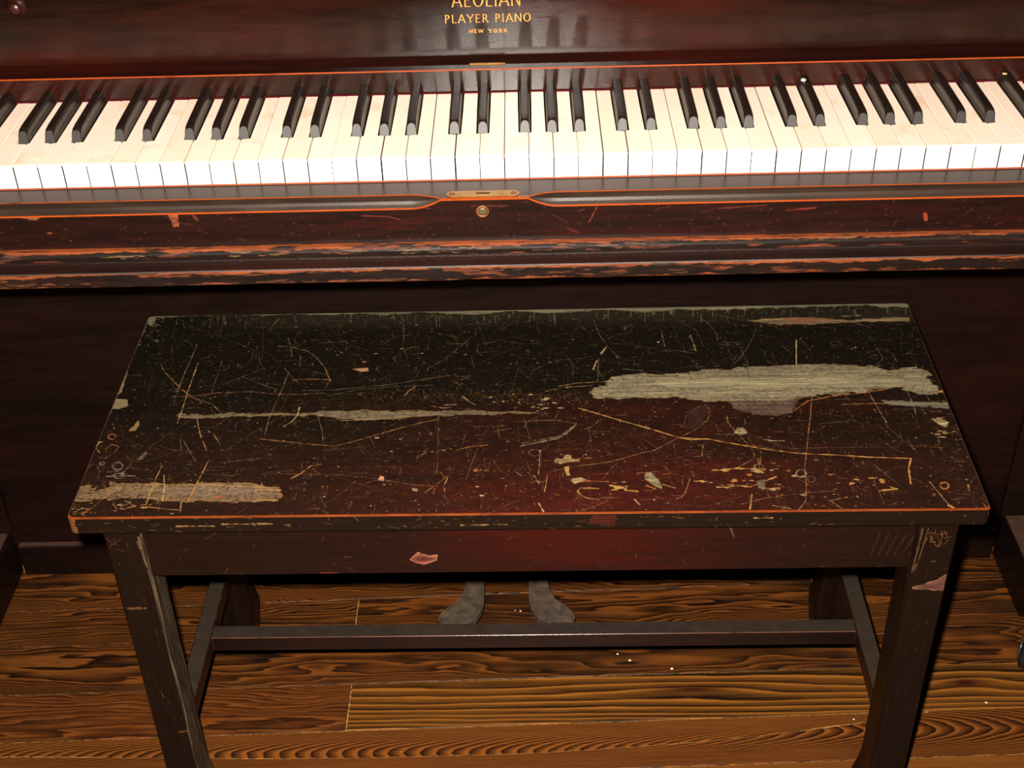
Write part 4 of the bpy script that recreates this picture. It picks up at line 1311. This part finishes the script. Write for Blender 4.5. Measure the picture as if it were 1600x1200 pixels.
def round_poly(pts, rads, n=5):
    out = []
    m = len(pts)
    for i in range(m):
        p0, p1, p2 = Vector(pts[i - 1]), Vector(pts[i]), Vector(pts[(i + 1) % m])
        r = rads[i]
        a = p1 + (p0 - p1).normalized() * r
        b = p1 + (p2 - p1).normalized() * r
        for k in range(n + 1):
            t = k / n
            q = a * (1 - t) ** 2 + p1 * 2 * t * (1 - t) + b * t * t
            out.append((q.x, q.y))
    return out


def bobj(name, bm, mats, smooth=False):
    return obj(name, bm, mats, bench, (0, 0, 0), smooth)


def scale_poly(pl, d):
    c = Vector((0.0, 0.172))
    out = []
    for x, y in pl:
        out.append((x - math.copysign(d, x - c.x) * min(1, abs(x) / .40), y - math.copysign(d, y - c.y) * min(1, abs(y - .172) / .15)))
    return out


outer = round_poly(CB, [0.007, 0.005, 0.006, 0.006])
ZB = HB - 0.0205
levels = [(ZB, 0.0020), (ZB + 0.0018, 0.0003), (HB - 0.0014, 0.0), (HB - 0.0004, 0.0005), (HB, 0.0016)]
bm = bmesh.new()
rings = []
for z, d in levels:
    rings.append([bm.verts.new((x, y, z)) for x, y in scale_poly(outer, d)])
n = len(outer)
for li, (A_, B_) in enumerate(zip(rings[:-1], rings[1:])):
    for k in range(n):
        f = bm.faces.new((A_[k], A_[(k + 1) % n], B_[(k + 1) % n], B_[k]))
        cx = (A_[k].co + A_[(k + 1) % n].co) / 2
        if li < 2: f.material_index = 1
        else:
            if cx.y < 0.004: f.material_index = 2
            elif cx.y > 0.338: f.material_index = 4
            else: f.material_index = 3
f = bm.faces.new(rings[-1]); f.material_index = 0
f = bm.faces.new(rings[0][::-1]); f.material_index = 1
seat = bobj('seat', bm, [SEATTOP, SEATEDGE, BENCHRIM, SIDERIM, BACKRIM])
Ab = []; rb = []
for (X, Y), (U, V) in zip(CB, [(0, 0), (1, 0), (1, 1), (0, 1)]):
    Ab.append([X, Y, 1, 0, 0, 0, -U * X, -U * Y]); rb.append(U)
    Ab.append([0, 0, 0, X, Y, 1, -V * X, -V * Y]); rb.append(V)
Hb = np.append(np.linalg.solve(np.array(Ab), np.array(rb, float)), 1).reshape(3, 3)


def seat_uv(co, nrm):
    if nrm.z > 0.9:
        q = Hb @ np.array([co.x, co.y, 1.0])
        return (q[0] / q[2], q[1] / q[2])
    if abs(nrm.x) > .7: return (co.y / .344 * .4, (co.z - ZB) / 0.0205)
    return ((co.x + .4247) / .8494, (co.z - ZB) / 0.0205)


set_uv(seat, seat_uv)


# aprons
def apron_im():
    W, Hh = 1600, 112
    p = Paint(W, Hh)
    st = fbm(Hh, W, 22, 12, 5); big_ = fbm(Hh, W, 2, 7, 4)
    U = (np.arange(W) / W)[None, :]
    kr = np.exp(-((U - .56) / .22) ** 2) * (.4 + 1.0 * st) * (.5 + big_ * .9)
    k = np.clip(st * 1.1, 0, 1)[..., None]
    p.c = np.array(C8(36, 20, 13)) * (1 - k) + np.array(C8(60, 32, 20)) * k
    kr = np.clip(kr, 0, 1)[..., None]
    p.c = (p.c * (1 - kr) + np.array(C8(98, 26, 16)) * kr) * .46
    x = .365
    X = lambda px: (px - 232) / (1424 - 232) * W
    Yv = lambda py: Hh - (py - 838) / 64 * Hh
    p.poly([(X(645), Yv(884)), (X(652), Yv(878)), (X(662), Yv(876)), (X(672), Yv(879)), (X(688), Yv(879)), (X(687), Yv(886)), (X(672), Yv(889)), (X(664), Yv(891)), (X(652), Yv(889))], C8(150, 74, 54), .95, 1.5, rim=C8(196, 156, 118), streak=.6)
    for n_ in range(60):
        a, b = RS.rand() * W, RS.rand() * Hh
        p.line([(a, b), (a + RS.randn() * 10, b + RS.randn() * 6)], 1 + RS.rand() * 1.3, C8(120, 70, 46), .5)
    p.line([(X(500), 3), (X(530), 3)], 3, C8(140, 60, 36), .8); p.line([(X(1136), Yv(846)), (X(1146), Yv(862))], 4, C8(110, 92, 70), .7)
    for q in range(6): p.line([(X(1360 + q * 12), Yv(886)), (X(1368 + q * 14), Yv(860))], 2, C8(90, 60, 40), .6)
    return p.image('apron_wear')


APRONF = painted('bench_apron_front', apron_im(), 0.34, 0.6, 0.2, 0.2, 800, 0.2)
AZ0, AZ1 = 0.4025, ZB
bm = bmesh.new(); add_box(bm, (-0.364, 0.0140, AZ0), (0.365, 0.0340, AZ1), 0.001, 1)
o = bobj('apron_rail', bm, [APRONF])
set_uv(o, lambda co, nn: ((co.x + .364) / .729, (co.z - AZ0) / (AZ1 - AZ0)))
bm = bmesh.new(); add_box(bm, (-0.364, 0.3090, AZ0), (0.365, 0.3290, AZ1), 0.001, 1)
bobj('apron_rail', bm, BENCHWOOD)
for xa in (-0.392, 0.374):
    bm = bmesh.new(); add_box(bm, (xa, 0.0475, AZ0), (xa + 0.018, 0.2965, AZ1), 0.001, 1)
    bobj('apron_rail', bm, BENCHWOOD)


# legs: square, flaring into a small spade foot
def leg_im(right):
    W, Hh = 128, 1400
    p = Paint(W, Hh)
    st = fbm(Hh, W, 14, 14, 5)[..., None]
    p.c = (np.array(C8(38, 22, 14)) * (1.15 - st) + np.array(C8(64, 38, 23)) * st) * .38
    V = lambda z: z / ZB * Hh
    for n_ in range(50):
        a, b = RS.rand() * W, RS.rand() * Hh
        p.line([(a, b), (a + RS.randn() * 5, b + RS.randn() * 12)], 1 + RS.rand() * 1.5, C8(130, 84, 50), .5)
    if right:
        p.poly([(16, V(.3800)), (16, V(.3775)), (W, V(.3745)), (W, V(.397)), (W * .8, V(.391)), (W * .5, V(.385))], C8(128, 80, 66), .95, 2.5, rim=C8(206, 170, 110), streak=.3)
        for n_ in range(26):
            a, b = W * (.2 + .55 * RS.rand()), V(.452 - .02 * RS.rand())
            p.line([(a, b), (a + RS.randn() * 9, b + RS.randn() * 12)], 2, C8(176, 100, 46), .9)
        p.line([(W * .10, V(.455)), (W * .05, V(.40))], 6, C8(120, 92, 64), .8); p.line([(W * .24, V(.455)), (W * .17, V(.42)), (W * .1, V(.40))], 3, C8(150, 104, 60), .8)
        p.line([(W * .5, V(.413)), (W * .6, V(.413))], 6, C8(110, 70, 36), .8)
    else:
        p.line([(W * .15, V(.362)), (W * .62, V(.362))], 9, C8(140, 88, 48), .8, .8)
        p.line([(W * .92, V(.455)), (W * .98, V(.40))], 9, C8(130, 100, 74), .9); p.line([(W * .85, V(.45)), (W * .93, V(.42))], 3, C8(160, 120, 80), .8)
        for n_ in range(14):
            a, b = W * (.1 + .5 * RS.rand()), V(.452 - .014 * RS.rand())
            p.line([(a, b), (a + RS.randn() * 9, b + RS.randn() * 8)], 2.5, C8(96, 56, 40), .9)
        p.line([(W * .7, V(.178)), (W * .95, V(.180))], 7, C8(150, 90, 44), .8); p.line([(W * .45, V(.242)), (W * .5, V(.232))], 3, C8(120, 90, 66), .9)
    return p.image('leg_wear_' + ('right' if right else 'left'))


LEGL = painted('bench_leg_front_left', leg_im(False), 0.40, 0.65, 0.22, 0.14, 800, 0.2)
LEGR = painted('bench_leg_front_right', leg_im(True), 0.40, 0.65, 0.22, 0.14, 800, 0.2)


def leg_bm(hw):
    bm = bmesh.new()
    c = 0.0022
    st = [(0.0, hw + 0.0005), (0.052, hw + 0.0052), (0.060, hw + 0.0055), (0.066, hw + 0.0046), (0.082, hw + 0.0020), (0.100, hw + 0.0004), (0.112, hw), (0.30, hw), (ZB, hw + 0.0006)]
    rings = []
    for z, w in st:
        rings.append([bm.verts.new((x, y, z)) for x, y in ((-w + c, -w), (w - c, -w), (w, -w + c), (w, w - c), (w - c, w), (-w + c, w), (-w, w - c), (-w, -w + c))])
    for A_, B_ in zip(rings[:-1], rings[1:]):
        for k in range(8):
            f = bm.faces.new((A_[k], A_[(k + 1) % 8], B_[(k + 1) % 8], B_[k]))
            f.material_index = 1 if k == 0 else (2 if k in (1, 2) else 0)
    bm.faces.new(rings[0][::-1]); bm.faces.new(rings[-1])
    return bm


legdef = [(-0.3802, 0.0300, 0.0180, LEGL), (0.3832, 0.0300, 0.0190, LEGR), (-0.3802, 0.3150, 0.0180, BENCHLEG), (0.3832, 0.3150, 0.0185, BENCHLEG)]
for x, y, hw, fm in legdef:
    o = obj('leg', leg_bm(hw), [BENCHLEG, fm, WORNGREY if (y < .1 and x < 0) else BENCHLEG], bench, (x, y, 0))
    set_uv(o, lambda co, nn: ((co.x + .018) / .036, co.z / ZB))

# stretchers
ZS = 0.163
for x in (-0.3802, 0.3832):
    bm = bmesh.new(); add_box(bm, (x - 0.0100, 0.0476, ZS - 0.021), (x + 0.0100, 0.2970, ZS), 0.0012, 1, 0, 1)
    bobj('side_stretcher', bm, [BENCHWOOD, WORNDIM])
STREDGE = worn('stretcher_edge_highlight', srgb(190, 120, 90), srgb(90, 34, 24), lo=0.30, hi=0.5, rough=0.22, gw=0.22)  # bright edge colour stands in for the flash highlight along the stretcher
bm = bmesh.new()
add_box(bm, (-0.3702, 0.1620, ZS - 0.0215), (0.3732, 0.1815, ZS - 0.0005), 0.0006, 1, 0, 1)
bobj('centre_stretcher', bm, [varnish('stretcher_wood', srgb(44, 26, 20), srgb(66, 36, 27), srgb(84, 30, 22), rough=0.34, dust=srgb(90, 76, 62), dust_amt=0.6), STREDGE])

# ------------------------------------------------------------------ crumbs and flecks
WHITE = NT('crumb'); WHITE.set(srgb(240, 214, 190), 0.8, 0.0, 0.2); WHITE = WHITE.m
YELL = NT('crumb_yellow'); YELL.set(srgb(180, 158, 96), 0.8, 0.0, 0.2); YELL = YELL.m


def blob(name, loc, sx, sy, sz, m, seed):
    rs = random.Random(seed)
    bm = bmesh.new()
    bmesh.ops.create_icosphere(bm, subdivisions=2, radius=1)
    for v in bm.verts:
        k = 1 + rs.uniform(-.22, .22)
        v.co = Vector((v.co.x * sx * k, v.co.y * sy * k, (v.co.z * k) * sz + sz * .8))
    return obj(name, bm, m, None, loc, True)


o = blob('crumb', (0.3045, 0.1300, 0.7468), 0.0024, 0.0030, 0.0014, WHITE, 3)
tag(o, 'small white crumb at the back of a black key, right half of the keyboard', 'crumb')
o = blob('crumb', (0.5100, 0.1350, 0.7468), 0.0026, 0.0018, 0.0010, YELL, 5)
tag(o, 'yellowish crumb at the back of a black key near the right edge', 'crumb')
fl = [(0.1411, 0.0364, .0019, 'white paint fleck below the bench stretcher, left one of two large flecks'),
      (0.1939, 0.0210, .0020, 'white paint fleck below the bench stretcher, right one of two large flecks'),
      (0.1262, 0.0477, .0014, 'small pale fleck on the floor below the stretcher, left of the larger flecks'),
      (0.5750, -0.0427, .0017, 'white fleck on the floor seam right of the right front bench leg'),
      (0.0008, 0.1278, .0014, 'white fleck on the dark plank between the two pedals, nearer the right pedal'),
      (-0.0062, 0.1293, .0010, 'tiny white fleck between the pedals, left of the brighter fleck'),
      (0.4074, -0.0655, .0012, 'tiny white fleck on the plank left of the right front bench leg')]
for k, (x, y, r, lab) in enumerate(fl):
    o = blob('paint_fleck', (x, y, 0.0001), r, r * .85, r * .25, WHITE, 20 + k)
    tag(o, lab, 'fleck', 'white flecks on the floor')
